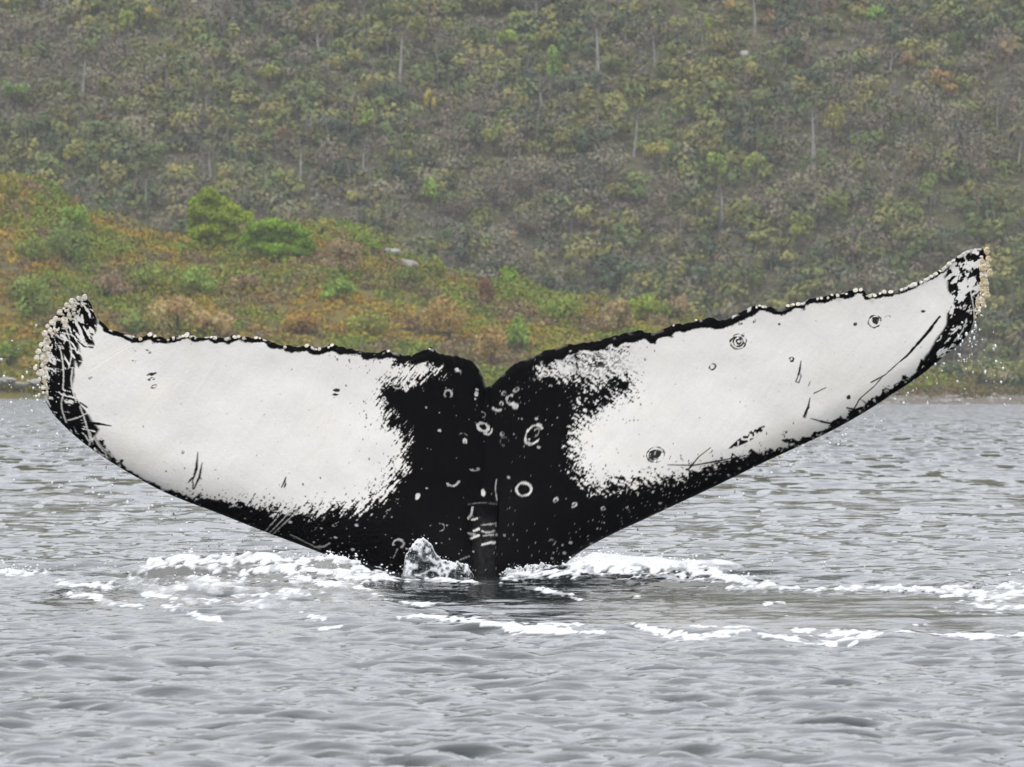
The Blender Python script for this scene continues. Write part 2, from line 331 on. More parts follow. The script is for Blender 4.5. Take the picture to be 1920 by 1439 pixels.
FOAM = [ # polylines in the photograph and their half widths in pixels
 ([(238,1088),(290,1064),(340,1054),(400,1058),(480,1052),(560,1054),(620,1050),(660,1062),(700,1076),(744,1090)],[3,9,11,9,9,8,7,9,11,3]),
 ([(330,1068),(400,1072),(440,1070)],[4,5,3]),([(450,1076),(520,1072),(600,1074),(680,1082),(705,1090)],[4,6,8,8,4]),([(560,1082),(600,1094),(645,1104)],[5,6,3]),
 ([(-60,1080),(0,1080),(60,1083),(110,1082)],[3,4,3,2]),([(100,1096),(160,1096),(200,1100),(215,1090)],[3,5,6,3]),([(128,1112),(160,1118),(200,1130),(262,1138)],[4,8,7,3]),([(270,1116),(300,1118),(330,1128)],[4,5,3]),
 ([(352,1084),(380,1090),(405,1094)],[3,5,4]),([(388,1127),(410,1130),(438,1134)],[3,4,2]),([(335,1146),(370,1153),(412,1166)],[3,5,3]),([(310,1140),(330,1144)],[3,3]),([(565,1150),(590,1160),(612,1166)],[2,4,2]),
 ([(600,1178),(640,1176)],[2,2]),([(690,1108),(730,1124),(760,1132)],[2,3,3]),([(750,1132),(800,1136),(850,1130)],[2,4,2]),([(640,1098),(690,1108)],[2,2]),
 ([(700,1088),(760,1090),(820,1089),(880,1094),(940,1096)],[2,2,2.5,2,2]),([(1000,1108),(1040,1111),(1092,1123)],[2,4,2]),
 ([(936,1092),(960,1084),(1010,1080),(1060,1078),(1110,1064),(1180,1070),(1240,1066),(1300,1072),(1345,1084),(1400,1094),(1460,1102)],[3,6,7,9,15,14,14,13,10,7,4]),
 ([(1370,1098),(1450,1104),(1530,1106),(1600,1104),(1720,1106),(1800,1110)],[6,4,3,4,4,4]),
 ([(1740,1104),(1800,1102),(1870,1100),(1990,1102)],[2,3,3,2]),([(1770,1122),(1820,1120),(1870,1120),(1930,1118),(2000,1120)],[4,12,13,9,8]),([(1830,1138),(1880,1142),(1940,1136)],[4,5,3]),([(1790,1155),(1850,1156)],[2,3]),
 ([(742,1160),(790,1157),(850,1163),(900,1168),(960,1176)],[2,4,4,4,4]),([(860,1168),(920,1175),(1000,1182),(1060,1186),(1130,1188)],[2,6,9,7,2]),([(1020,1174),(1080,1174),(1132,1174)],[2,3,1]),
 ([(1180,1174),(1215,1180),(1260,1192),(1310,1198),(1360,1190),(1410,1182)],[2,5,6,5,5,1]),([(1300,1176),(1360,1178),(1415,1179)],[2,2,1]),
 ([(1428,1190),(1470,1200),(1525,1212),(1570,1208),(1620,1196),(1655,1185)],[2,4,6,8,7,2]),([(1520,1190),(1570,1187),(1640,1184)],[2,4,3]),([(1485,1180),(1530,1181)],[3,2]),
 ([(1685,1186),(1750,1190),(1820,1196),(1870,1196),(1940,1188)],[2,3,4,5,3]),([(1430,1134),(1460,1130),(1476,1136)],[3,5,2]),([(1478,1154),(1496,1154)],[5,3]),([(1190,1116),(1200,1116)],[2,2]),([(1700,1174),(1760,1176)],[1,2]),([(1740,1140),(1800,1150)],[2,2])]

def foam_px(px, py):
    out = np.zeros(px.shape)
    nz = .34 * vnoise(px / 8 + py / 9, py / 3.5, 201) + .34 * vnoise(px / 3, py / 1.6, 202) + .32 * vnoise(px / 24, py / 7, 203)
    tex = sstep(.42, .60, fbm(px / 9 + py / 14, py / 3.2, 221, 4))
    for pts, ws in FOAM:
        I = boxed(px, py, pts, 24)
        if not len(I): continue
        d, t = line_d(px[I], py[I], pts)
        ww = np.interp(t, np.linspace(0, 1, len(ws)), ws)
        k = sstep(.02, .40, (ww * 1.15 - d) / (ww + 3.0) + 2.5 * (nz[I] - .5))
        k = k * np.maximum(.42 + .58 * tex[I], sstep(1140, 1165, py[I]))
        out[I] = np.maximum(out[I], k)
    # torn threads of foam on the disturbed water to the left
    reg = np.exp(-((px - 450) / 330) ** 2) * sstep(1062, 1078, py) * sstep(1185, 1120, py) + .6 * np.exp(-((px - 1880) / 130) ** 2) * sstep(1095, 1110, py) * sstep(1180, 1150, py)
    a_, b_ = rot(px, py * 2.2, 34)
    thr = 1 - np.abs(2 * fbm(a_ / 34, b_ / 11, 211, 4) - 1)
    out = np.maximum(out, .85 * sstep(.90, .985, thr + .045 * (reg - 1)) * reg * sstep(.35, .6, vnoise(px / 30, py / 9, 212)))
    out = np.maximum(out, .50 * reg * sstep(.35, .75, fbm(px / 40, py / 12, 213, 3)))
    return out

def wake_height(X, Y):
    px = 960 + F * X / Y
    z = np.zeros(X.shape)
    # left crest: lumpy, its near face runs out towards the camera
    ax = np.interp(px, [-200, 60, 220, 300, 420, 560, 640, 700, 760, 800], [.012, .02, .035, .078, .088, .088, .092, .06, .02, 0])
    yc = 58.7 + .25 * (fbm(X / .8, X * 0 + 3, 61) - .5)
    d = Y - yc
    z += ax * (.8 + .4 * vnoise(X / .35, Y / .5, 62)) * np.where(d > 0, np.exp(-(d / .3) ** 2), .55 * np.exp(-(d / .7) ** 2) + .45 * np.exp(-(d / 3.2) ** 2))
    ax = np.interp(px, [930, 1000, 1080, 1110, 1200, 1300, 1350, 1420, 1500, 1700, 1790, 1850, 2100], [0, .03, .05, .085, .082, .078, .055, .03, .015, .010, .018, .028, .02])
    yc = np.interp(px, [900, 1300, 1750, 1850, 2100], [59.2, 59.2, 58.2, 56.2, 56]) + .3 * (fbm(X / .7, X * 0 + 9, 63) - .5)
    d = Y - yc
    z += ax * (.75 + .5 * vnoise(X / .22, Y / .4, 64)) * np.exp(-(d / np.where(d > 0, .3, .42)) ** 2)
    # the outer edge of the ring in front
    ax = np.interp(px, [500, 740, 950, 1150, 1240, 1400, 1540, 1680, 1800, 1990, 2400], [0, .012, .004, .028, .004, .030, -.014, .028, .012, .006, 0])
    z += ax * np.exp(-((Y - 44.6) / 1.1) ** 2)
    z += np.interp(px, [600, 760, 1000, 1900, 2100], [0, .018, .022, .02, .01]) * np.exp(-((Y - 45.8) / .6) ** 2)
    return z

def build_water():
    rows = list(np.arange(-300, 20, 40.0)) + [20, 22, 24]
    y = 25.5
    while y < 640:
        rows.append(y); y += .040 * max(1, (y / 44) ** 2) if y < 330 else 3.0
    rows += [640, 660, 690, 720, 760, 800, 860, 930, 1000]
    yr = np.array(rows); nr = len(yr)
    nf = 440
    c = np.linspace(-1, 1, nf)
    ext = np.array([1.12, 1.5, 3, 10, 40, 120])
    c = np.concatenate([-ext[::-1], c, ext])
    ye = np.maximum(yr, 25.5)
    hw = .0446 * ye * 1.13 + 2.2
    hw2 = np.where(np.abs(c)[None] <= 1.5, c[None] * hw[:, None], np.sign(c)[None] * (1.5 * hw[:, None] + (np.abs(c)[None] - 1.5) / 118.5 * (900 - 1.5 * hw[:, None])))
    X = hw2; Y = np.repeat(yr[:, None], len(c), 1)
    fine = sstep(1.0, .93, np.abs(c)[None] + 0 * Y) * sstep(25, 27, Y)
    A = fft_tile(1024, 15.0, .70, .050, .165, 3, .8, (.35, 1.0), 1.2)
    B = fft_tile(512, 41.0, 5.5, 1.2, .024, 8, 2.5, (-.3, 1.0), 1.3)
    D = fft_tile(512, 9.0, 1.4, .13, .05, 12, .5, (1.0, .5))
    px = 960 + F * X / np.maximum(Y, 1); pyf = 719.5 + F * HC / np.maximum(Y, 20)
    # fine ripples are smoothed inside the print the whale leaves, patchy elsewhere
    inside = sstep(1092, 1104, pyf) * sstep(1196, 1176, pyf) * sstep(700, 1000, px)
    amp = (1 - .62 * inside) * (1 + .35 * sstep(41, 32, Y)) * (.62 + .75 * fbm(X / 1.6 + 3, Y / 3.4, 301, 3)) 
    calm = 1 - .75 * sstep(53, 56.5, Y) * sstep(64, 60, Y) * sstep(640, 700, px) * sstep(1150, 960, px)
    amp = amp * calm
    fadeA = sstep(190, 70, Y); fadeB = sstep(420, 160, Y)
    amp_t = .55 * sstep(1085, 1100, pyf) * sstep(1185, 1150, pyf) * sstep(760, 560, px) * sstep(-100, 200, px)
    h = fine * (samp(A, 'h', X, Y) * amp * fadeA + samp(B, 'h', X, Y) * fadeB * calm + samp(D, 'h', X, Y) * fadeA * (.25 + amp_t))
    dX = fine * (samp(A, 'dx', X, Y) * amp * fadeA + samp(B, 'dx', X, Y) * fadeB)
    dY = fine * (samp(A, 'dy', X, Y) * amp * fadeA + samp(B, 'dy', X, Y) * fadeB)
    wz = np.where((Y > 30) & (Y < 75), wake_height(X, np.maximum(Y, 20)), 0) * fine
    Z = h + wz
    Xd = X + dX; Yd = Y + dY
    # foam lies where the photograph shows it; the ripples themselves carry it up and down
    zl = wz + .5 * h
    qpx = 960 + F * Xd / np.maximum(Yd, 1); qpy = 719.5 + F * (HC - zl) / np.maximum(Yd, 20)
    foam = np.zeros(X.shape)
    sel = (Y > 40) & (Y < 63) & (fine > 0)
    foam[sel] = foam_px(qpx[sel], qpy[sel])
    back = sstep(60.6, 59.8, Y)                       # nothing is foamy behind the crest
    foam = np.maximum(foam, sstep(.040, .062, wz + .4 * h) * sel * (((Y > 58.4) & (px > 900)) | ((Y > 55.6) & (px > 1700))) * (.45 + .5 * vnoise(X / .06, Y / .2, 405)))
    foam *= back
    lump = .6 * vnoise(X / .07, Y / .10, 401) + .4 * vnoise(X / .03, Y / .05, 402)
    Z = Z + foam * sstep(52, 56, Y) * (.012 * lump + .007 * vnoise(X / .2, Y / .3, 404)) + foam * .003
    far = np.maximum(sstep(60, 170, Y), 1 - fine)
    V = np.stack([Xd, Yd, Z], -1).reshape(-1, 3)
    faces = grid_faces(nr, len(c))
    o = mesh_np('water', V, faces, M_WATER, None, True, None, {'foam': foam.ravel(), 'far': far.ravel()})
    tag(o, 'grey rippled sea water with a ring of foam round the whale', kind='structure')
    return np.stack([Xd, Yd, Z], -1), foam, qpx

def make_water():
    m, nt, b = mat('sea_water')
    L = nt.links.new
    b.inputs['Base Color'].default_value = (.035, .045, .045, 1)
    b.inputs['Roughness'].default_value = .035; b.inputs['IOR'].default_value = 1.333
    tc = node(nt, 'ShaderNodeTexCoord')
    mp = node(nt, 'ShaderNodeMapping'); mp.inputs['Scale'].default_value = (1.0, .16, 1)
    L(tc.outputs['Object'], mp.inputs[0])
    n1 = node(nt, 'ShaderNodeTexNoise'); n1.inputs['Scale'].default_value = 16; n1.inputs['Detail'].default_value = 3
    mp1 = node(nt, 'ShaderNodeMapping'); mp1.inputs['Scale'].default_value = (1.0, 1.6, 1)
    L(tc.outputs['Object'], mp1.inputs[0]); L(mp1.outputs[0], n1.inputs['Vector'])
    bp1 = node(nt, 'ShaderNodeBump'); bp1.inputs['Distance'].default_value = .012; bp1.inputs['Strength'].default_value = .2
    L(n1.outputs['Fac'], bp1.inputs['Height'])
    # beyond where the mesh can carry ripples they are relief in the material
    n2 = node(nt, 'ShaderNodeTexNoise'); n2.inputs['Scale'].default_value = 2.8; n2.inputs['Detail'].default_value = 4; n2.inputs['Roughness'].default_value = .55
    L(mp.outputs[0], n2.inputs['Vector'])
    fa = node(nt, 'ShaderNodeAttribute', attribute_name='far')
    sb = node(nt, 'ShaderNodeVectorMath', operation='SUBTRACT'); sb.inputs[1].default_value = (.5, .5, .5)
    L(n2.outputs['Color'], sb.inputs[0])
    mu = node(nt, 'ShaderNodeVectorMath', operation='MULTIPLY'); mu.inputs[1].default_value = (.5, .8, 0)
    L(sb.outputs[0], mu.inputs[0])
    ad = node(nt, 'ShaderNodeVectorMath', operation='ADD'); ad.inputs[1].default_value = (0, -.105, 1)
    L(mu.outputs[0], ad.inputs[0])
    nm = node(nt, 'ShaderNodeVectorMath', operation='NORMALIZE'); L(ad.outputs[0], nm.inputs[0])
    mv = node(nt, 'ShaderNodeMix', data_type='VECTOR')
    L(fa.outputs['Fac'], mv.inputs[0]); L(bp1.outputs[0], mv.inputs[4]); L(nm.outputs[0], mv.inputs[5])
    L(mv.outputs[1], b.inputs['Normal'])
    f = node(nt, 'ShaderNodeBsdfDiffuse'); f.inputs['Color'].default_value = (.84, .85, .86, 1)
    n3 = node(nt, 'ShaderNodeTexNoise'); n3.inputs['Scale'].default_value = 45; n3.inputs['Detail'].default_value = 6
    L(tc.outputs['Object'], n3.inputs['Vector'])
    bp3 = node(nt, 'ShaderNodeBump'); bp3.inputs['Distance'].default_value = .014
    L(n3.outputs['Fac'], bp3.inputs['Height']); L(bp3.outputs[0], f.inputs['Normal'])
    fo = node(nt, 'ShaderNodeAttribute', attribute_name='foam')
    mx = node(nt, 'ShaderNodeMixShader')
    n4 = node(nt, 'ShaderNodeTexNoise'); n4.inputs['Scale'].default_value = 26; n4.inputs['Detail'].default_value = 6; n4.inputs['Roughness'].default_value = .65
    mp4 = node(nt, 'ShaderNodeMapping'); mp4.inputs['Scale'].default_value = (.8, .3, 1.6)
    L(tc.outputs['Object'], mp4.inputs[0]); L(mp4.outputs[0], n4.inputs['Vector'])
    m1 = node(nt, 'ShaderNodeMath', operation='MULTIPLY'); m1.inputs[1].default_value = 1.8; L(fo.outputs['Fac'], m1.inputs[0])
    m2 = node(nt, 'ShaderNodeMath', operation='SUBTRACT'); L(m1.outputs[0], m2.inputs[0]); L(n4.outputs['Fac'], m2.inputs[1])
    m3 = node(nt, 'ShaderNodeMapRange'); m3.inputs['From Min'].default_value = -.02; m3.inputs['From Max'].default_value = .62
    L(m2.outputs[0], m3.inputs['Value'])
    L(m3.outputs['Result'], mx.inputs[0]); L(b.outputs[0], mx.inputs[1]); L(f.outputs[0], mx.inputs[2])
    L(mx.outputs[0], nt.nodes['Material Output'].inputs[0])
    return m
M_WATER = make_water()
m, nt_, b_ = mat('white_foam'); b_.inputs['Base Color'].default_value = (.93, .94, .95, 1); b_.inputs['Roughness'].default_value = .35
b_.inputs['Subsurface Weight'].default_value = 0
M_FOAM = m
m, nt_, b_ = mat('thrown_water'); b_.inputs['Base Color'].default_value = (.93, .95, .96, 1); b_.inputs['Roughness'].default_value = .05
b_.inputs['Transmission Weight'].default_value = 1; b_.inputs['IOR'].default_value = 1.333
_f = node(nt_, 'ShaderNodeBsdfDiffuse'); _f.inputs['Color'].default_value = (.84, .85, .86, 1)
_a = node(nt_, 'ShaderNodeAttribute', attribute_name='foam'); _m = node(nt_, 'ShaderNodeMixShader')
nt_.links.new(_a.outputs['Fac'], _m.inputs[0]); nt_.links.new(b_.outputs[0], _m.inputs[1]); nt_.links.new(_f.outputs[0], _m.inputs[2])
nt_.links.new(_m.outputs[0], nt_.nodes['Material Output'].inputs[0])
M_SPRAY = m

WV, WF, WPX = build_water()

ICO = None
def ico():
    global ICO
    if ICO is None:
        t = (1 + 5 ** .5) / 2
        v = np.array([(-1,t,0),(1,t,0),(-1,-t,0),(1,-t,0),(0,-1,t),(0,1,t),(0,-1,-t),(0,1,-t),(t,0,-1),(t,0,1),(-t,0,-1),(-t,0,1)]) / math.hypot(1, t)
        f = np.array([(0,11,5),(0,5,1),(0,1,7),(0,7,10),(0,10,11),(1,5,9),(5,11,4),(11,10,2),(10,7,6),(7,1,8),(3,9,4),(3,4,2),(3,2,6),(3,6,8),(3,8,9),(4,9,5),(2,4,11),(6,2,10),(8,6,7),(9,8,1)])
        ICO = (v, f)
    return ICO

def balls(name, P, R, mat_, stretch=None, parent=None):
    v, f = ico(); n = len(P)
    s = np.ones((n, 1, 3)) if stretch is None else stretch[:, None, :]
    V = P[:, None, :] + v[None] * R[:, None, None] * s
    V = V + rng.normal(0, .1, V.shape) * R[:, None, None]
    Fc = f[None] + (np.arange(n) * 12)[:, None, None]
    return mesh_np(name, V.reshape(-1, 3), Fc.reshape(-1, 3), mat_, parent, True)

def build_foam():
    m = (WV[..., 1] > 55) & (WV[..., 1] < 60.4) & (WF > .7) & (WV[..., 2] > .02)
    P = WV[m]; pick = rng.choice(len(P), min(5200, len(P)), replace=False)
    P = P[pick].copy(); n = len(P)
    P[:, 2] += rng.random(n) ** 3 * .05; P += rng.normal(0, .012, P.shape) * [1, 1.5, .5]
    R = .0012 + .0045 * rng.random(n) ** 2.5
    o = balls('white_foam', P, R, M_FOAM, 1 + .5 * rng.random((n, 3)) * [1.6, 1, .2])
    tag(o, 'white bubbling foam along the crests thrown up round the tail', 'foam', kind='stuff')
    # beads of water falling from the fluke
    D = []
    lead = resample(LL, 200); 
    for _ in range(330):
        x, y = lead[int(rng.integers(60, 185))]
        D.append((x - abs(rng.normal(0, 55)) + 8, y + abs(rng.normal(0, 55)) + rng.uniform(-8, 6), rng.uniform(59.0, 61)))
    for _ in range(20): D.append((rng.uniform(60, 120), rng.uniform(690, 770), rng.uniform(59.6, 60.4)))
    for _ in range(90): D.append((1790 + abs(rng.normal(0, 55)), 600 + abs(rng.normal(60, 55)), rng.uniform(59.7, 61)))
    lead = resample(LR, 200)
    for _ in range(130):
        x, y = lead[int(rng.integers(50, 185))]
        D.append((x + rng.normal(3, 6), y + abs(rng.normal(2, 22)), rng.uniform(59.6, 60.6)))
    for _ in range(160):
        x = rng.choice([rng.uniform(0, 320), rng.uniform(1380, 1920)])
        D.append((x, rng.normal(1078, 16), rng.uniform(58.4, 59.5)))
    D = [d for d in D if d[1] < 1095]
    P = np.array([at(*d) for d in D]); n = len(P)
    R = .0016 + .0052 * rng.random(n) ** 2.4
    st = np.stack([1 + .3 * rng.random(n), np.ones(n), 1 + 1.8 * rng.random(n) ** 2], 1)
    o = balls('water_droplets', P, R, M_FOAM, st)
    tag(o, 'water droplets raining off the edges of the raised fluke', 'droplets', kind='stuff')

def splash(name, label, outline, Y, depth, seed, n_lump, mat_=None):
    """a sheet of thrown water with folded relief, and beads along its rim"""
    root = empty(name, tuple(at(outline[0][0], 1085, Y)))
    tag(root, label, 'splash', 'splashes at the foot of the tail')
    O = np.array(root.location)
    P = np.array(outline, float)
    x0, x1 = P[:, 0].min(), P[:, 0].max(); y0, y1 = P[:, 1].min(), P[:, 1].max()
    nx, ny = int((x1 - x0) / 1.3) + 2, 60
    px = np.linspace(x0, x1, nx)
    top = np.interp(px, P[:, 0], P[:, 1]) + 7 * (vnoise(px / 5, px * 0, seed) - .5) + 4 * (vnoise(px / 2.2, px * 0, seed + 1) - .5)
    t = np.linspace(0, 1, ny)[:, None]
    PY = top[None] * (1 - t) + 1098 * t; PX = np.repeat(px[None], ny, 0)
    PX = PX + 3 * (vnoise(PX / 9, PY / 9, seed + 3) - .5)
    r1 = 1 - np.abs(2 * fbm(PX / 16 + PY / 60, PY / 20, seed + 5, 3) - 1); r2 = vnoise(PX / 4, PY / 6, seed + 6)
    YY = Y - depth * (np.sqrt(np.clip(1 - (1 - t) ** 2, 0, 1)) * .7 + .5 * r1 + .16 * r2) * (.35 + .65 * t)
    Vf = np.stack([(PX - 960) * Y / F, YY, HC - (PY - 719.5) * Y / F], -1)
    Vb = Vf.copy(); Vb[..., 1] = Y + depth * .25 * (1 - (1 - t))
    I = np.arange(ny * nx).reshape(ny, nx); J = I + ny * nx
    q = lambda K: np.stack([K[:-1, :-1], K[1:, :-1], K[1:, 1:], K[:-1, 1:]], -1).reshape(-1, 4)
    fs = np.concatenate([q(I), q(J)[:, ::-1], np.stack([I[0, :-1], I[0, 1:], J[0, 1:], J[0, :-1]], -1),
                         np.stack([I[:-1, 0], J[:-1, 0], J[1:, 0], I[1:, 0]], -1)[:, ::-1], np.stack([I[:-1, -1], J[:-1, -1], J[1:, -1], I[1:, -1]], -1)])
    w_ = np.clip(sstep(.74, .98, r1) * .85 + .3 * sstep(.6, .85, vnoise(PX / 3, PY / 3, seed + 8)) + .8 * sstep(.10, .0, t) + .6 * sstep(.75, 1, t), 0, 1)
    if mat_ is None and seed < 510: w_ = w_ * (1 - .8 * np.exp(-((PX - 792) / 11) ** 2 - ((PY - 1052) / 18) ** 2))
    mesh_np('water_sheet', np.concatenate([Vf.reshape(-1, 3), Vb.reshape(-1, 3)]) - O, fs, mat_ or M_SPRAY, root, mat_ is None, None, {'foam': np.concatenate([w_.ravel(), np.zeros(nx * ny)])})
    k = rng.integers(0, nx, n_lump); tt = rng.random(n_lump) ** 2
    Q = Vf[(tt * (ny - 1)).astype(int), k] + rng.normal(0, .010, (n_lump, 3)) - O - [0, .02, 0]
    o = balls('spray', Q, .0015 + .006 * rng.random(n_lump) ** 2, M_FOAM, None, root); o['kind'] = 'stuff'

build_foam()
splash('splash', 'curled clear splash rising against the black left of the keel', [(756,1085),(760,1040),(768,1026),(780,1014),(792,1010),(802,1016),(812,1028),(818,1040),(826,1044),(840,1052),(860,1056),(878,1060),(884,1075),(892,1090)], 59.35, .16, 500, 90)
splash('splash', 'low frothy splash just right of the keel along the tail base', [(934,1086),(950,1066),(980,1062),(1010,1058),(1040,1062),(1056,1058),(1075,1046),(1090,1042)], 59.35, .14, 520, 120)
splash('splash', 'tall white splash right of the tail with two small spikes', [(1076,1070),(1092,1052),(1100,1048),(1104,1040),(1108,1048),(1140,1050),(1148,1049),(1153,1039),(1158,1052),(1190,1058),(1215,1050),(1235,1048),(1260,1054),(1290,1056),(1303,1050),(1308,1062),(1340,1068),(1366,1072),(1372,1084),(1420,1092)], 59.1, .15, 540, 420, M_FOAM)
splash('splash', 'white boiling splash at the right edge of the foam ring', [(1822,1126),(1840,1114),(1856,1108),(1890,1108),(1900,1118),(1930,1114),(1990,1112)], 56.2, .15, 560, 260, M_FOAM)
splash('splash', 'white breaking crest touching the left edge of the tail base', [(540,1062),(590,1046),(620,1040),(634,1044),(650,1056),(672,1062),(690,1066),(712,1086)], 59.0, .10, 580, 200, M_FOAM)
# ------------------------------------------------------------------ materials
def make_skin():
    m, nt, b = mat('whale_skin')
    a = node(nt, 'ShaderNodeAttribute', attribute_name='tint')
    nt.links.new(a.outputs['Color'], b.inputs['Base Color'])
    tc = node(nt, 'ShaderNodeTexCoord')
    n1 = node(nt, 'ShaderNodeTexNoise'); n1.inputs['Scale'].default_value = 60; n1.inputs['Detail'].default_value = 4
    nt.links.new(tc.outputs['Object'], n1.inputs['Vector'])
    bp = node(nt, 'ShaderNodeBump'); bp.inputs['Distance'].default_value = .004; bp.inputs['Strength'].default_value = .5
    nt.links.new(n1.outputs['Fac'], bp.inputs['Height']); nt.links.new(bp.outputs['Normal'], b.inputs['Normal'])
    b.inputs['Roughness'].default_value = .42; b.inputs['Specular IOR Level'].default_value = .025
    return m
M_SKIN = make_skin()

def make_barn(name, c1, c2):
    m, nt, b = mat(name)
    tc = node(nt, 'ShaderNodeTexCoord')
    n1 = node(nt, 'ShaderNodeTexNoise'); n1.inputs['Scale'].default_value = 1.6
    r = node(nt, 'ShaderNodeValToRGB')
    r.color_ramp.elements[0].color = (*c1, 1); r.color_ramp.elements[0].position = .35
    r.color_ramp.elements[1].color = (*c2, 1); r.color_ramp.elements[1].position = .65
    nt.links.new(tc.outputs['Object'], n1.inputs['Vector']); nt.links.new(n1.outputs['Fac'], r.inputs[0])
    nt.links.new(r.outputs[0], b.inputs['Base Color']); b.inputs['Roughness'].default_value = .5
    return m
M_BARN = make_barn('barnacle_shell', (.58, .50, .36), (.95, .92, .84))
M_BARN2 = make_barn('barnacle_shell_yellow', (.55, .42, .22), (.85, .74, .52))

# ------------------------------------------------------------------ the whale
def build_whale():
    root = empty('humpback_whale', (-.15, 60, 0))
    tag(root, 'humpback whale diving, black and white underside of its raised tail flukes above the water', 'whale')
    nh, nv, nb = 640, 236, 22
    ctr = (907, 1264)
    l_lead = resample([ctr] + LL, nh + 1); l_tr = resample(TL, nh + 1)
    r_lead = resample([ctr] + LR, nh + 1); r_tr = resample(TR, nh + 1)
    lead = np.concatenate([l_lead[::-1], r_lead[1:]]); trl = np.concatenate([l_tr[::-1], r_tr[1:]])
    tx = trl[:, 0]                                # knobs along the trailing edge
    fade_ = sstep(0, 60, np.abs(tx - 912)) * sstep(175, 215, tx) * sstep(1800, 1700, tx)
    trl[:, 1] -= fade_ * (6.5 * np.clip(vnoise(tx / 15, tx * 0, 77) - .45, 0, 1) + 3 * (vnoise(tx / 5, tx * 0, 78) - .5))
    s = np.abs(np.linspace(-1, 1, 2 * nh + 1))
    def ybase(px, py):
        return 60 + .30 * ((px - 905) / 900) ** 2 + .12 * (px - 905) / 900 + (1080 - py) * .00018
    def thick(s, v, px, py):
        th = .20 * (1 - s) ** 1.4 + .028
        lead_r = np.sqrt(np.clip(1 - (1 - np.clip(v / .22, 0, 1)) ** 2, 0, 1))
        body = lead_r * (1 - .86 * sstep(.15, 1, v)) * np.sqrt(np.clip((1 - v) / .03, 0, 1))
        return th * body
    def surf(v, side):
        vv = v[:, None]
        P = lead[None] * (1 - vv[..., None]) + trl[None] * vv[..., None]
        px, py = P[..., 0], P[..., 1]
        off = thick(s[None], vv, px, py)
        bulge = .16 * np.exp(-((px - 907) / 150) ** 2) * sstep(900, 1150, py)
        if side > 0:                            # the side that faces the camera
            k = sstep(915, 950, py)
            wd = 29 - .04 * (py - 940)
            keel = .085 * k * np.sqrt(np.clip(1 - ((px - 907) / wd) ** 2, 0, 1)) * (1 + .05 * vnoise(px / 8, py / 5, 5))
            groove = -.02 * np.exp(-((px - 912) / 7) ** 2) * sstep(930, 720, py)
            rip = .006 * (fbm(px / 60, py / 60, 44) - .5) * sstep(0, .2, vv * (1 - vv) * 4)
            off = off + bulge + keel + groove + rip
        else: off = off + bulge
        Y = ybase(px, py) - side * off
        X = (px - 960) * ybase(px, py) / F; Z = HC - (py - 719.5) * ybase(px, py) / F
        if side > 0: X = X * Y / ybase(px, py); Z = HC + (Z - HC) * Y / ybase(px, py)
        return px, py, np.stack([X, Y, Z], -1)
    nc = 2 * nh + 1
    v = np.linspace(0, 1, nv)
    px, py, Vf = surf(v, 1)
    _, _, Vb = surf(np.linspace(0, 1, nb), -1)
    black, tone = skin(px.ravel(), py.ravel())
    pale = np.array([.86, .84, .81])
    yl = sstep(.45, .75, fbm(px.ravel() / 60, py.ravel() / 45, 95))[:, None]
    warm = np.array([1, .99, .975]) * (1 - yl) + np.array([1, .975, .93]) * yl
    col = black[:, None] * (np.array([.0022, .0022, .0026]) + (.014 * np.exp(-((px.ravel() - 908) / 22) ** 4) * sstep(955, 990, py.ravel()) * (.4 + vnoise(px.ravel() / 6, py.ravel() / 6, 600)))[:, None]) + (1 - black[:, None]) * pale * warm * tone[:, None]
    colb = np.full((nb * nc, 3), .012)
    V = np.concatenate([Vf.reshape(-1, 3), Vb[1:-1].reshape(-1, 3)]) - np.array(root.location)
    idx = np.arange(nv * nc).reshape(nv, nc)
    mid = np.arange((nb - 2) * nc).reshape(nb - 2, nc) + nv * nc
    bidx = np.concatenate([idx[:1], mid, idx[-1:]])
    # rows run from the leading (low) to the trailing (high) edge
    q = lambda I: np.stack([I[:-1, :-1], I[:-1, 1:], I[1:, 1:], I[1:, :-1]], -1).reshape(-1, 4)
    faces = np.concatenate([q(idx), q(bidx)[:, ::-1]])
    col = np.concatenate([col, colb[:(nb - 2) * nc]])
    mesh_np('tail_fluke', V, faces, M_SKIN, root, True, col)

    # barnacles: one shell mesh in three cuts, shared by all of them
    shells = []
    for k in range(3):
        r_ = random.Random(40 + k); n = 7
        prof = [(1.0, 0), (.86, .42), (.52, .82), (.34, .62)]
        vs = []
        for (r, z) in prof:
            for i in range(n):
                a = 2 * math.pi * (i + .1 * r_.random()) / n
                q_ = r * (1 + .12 * (r_.random() - .5)); vs.append((q_ * math.cos(a), q_ * math.sin(a), z * (1 + .1 * (r_.random() - .5))))
        vs.append((0, 0, .5))
        fs = []
        for j in range(3):
            for i in range(n):
                a, b = j * n + i, j * n + (i + 1) % n
                fs += [(a, b, b + n), (a, b + n, a + n)]
        for i in range(n): fs.append((3 * n + i, 3 * n + (i + 1) % n, 4 * n))
        me = bpy.data.meshes.new('barnacle'); me.from_pydata(vs, [], fs); me.materials.append(M_BARN)
        me.shade_smooth()
        shells.append(me)
    shells = shells + [shells[0]]
    sh_y = [m.copy() for m in shells]
    for m in sh_y: m.materials[0] = M_BARN2
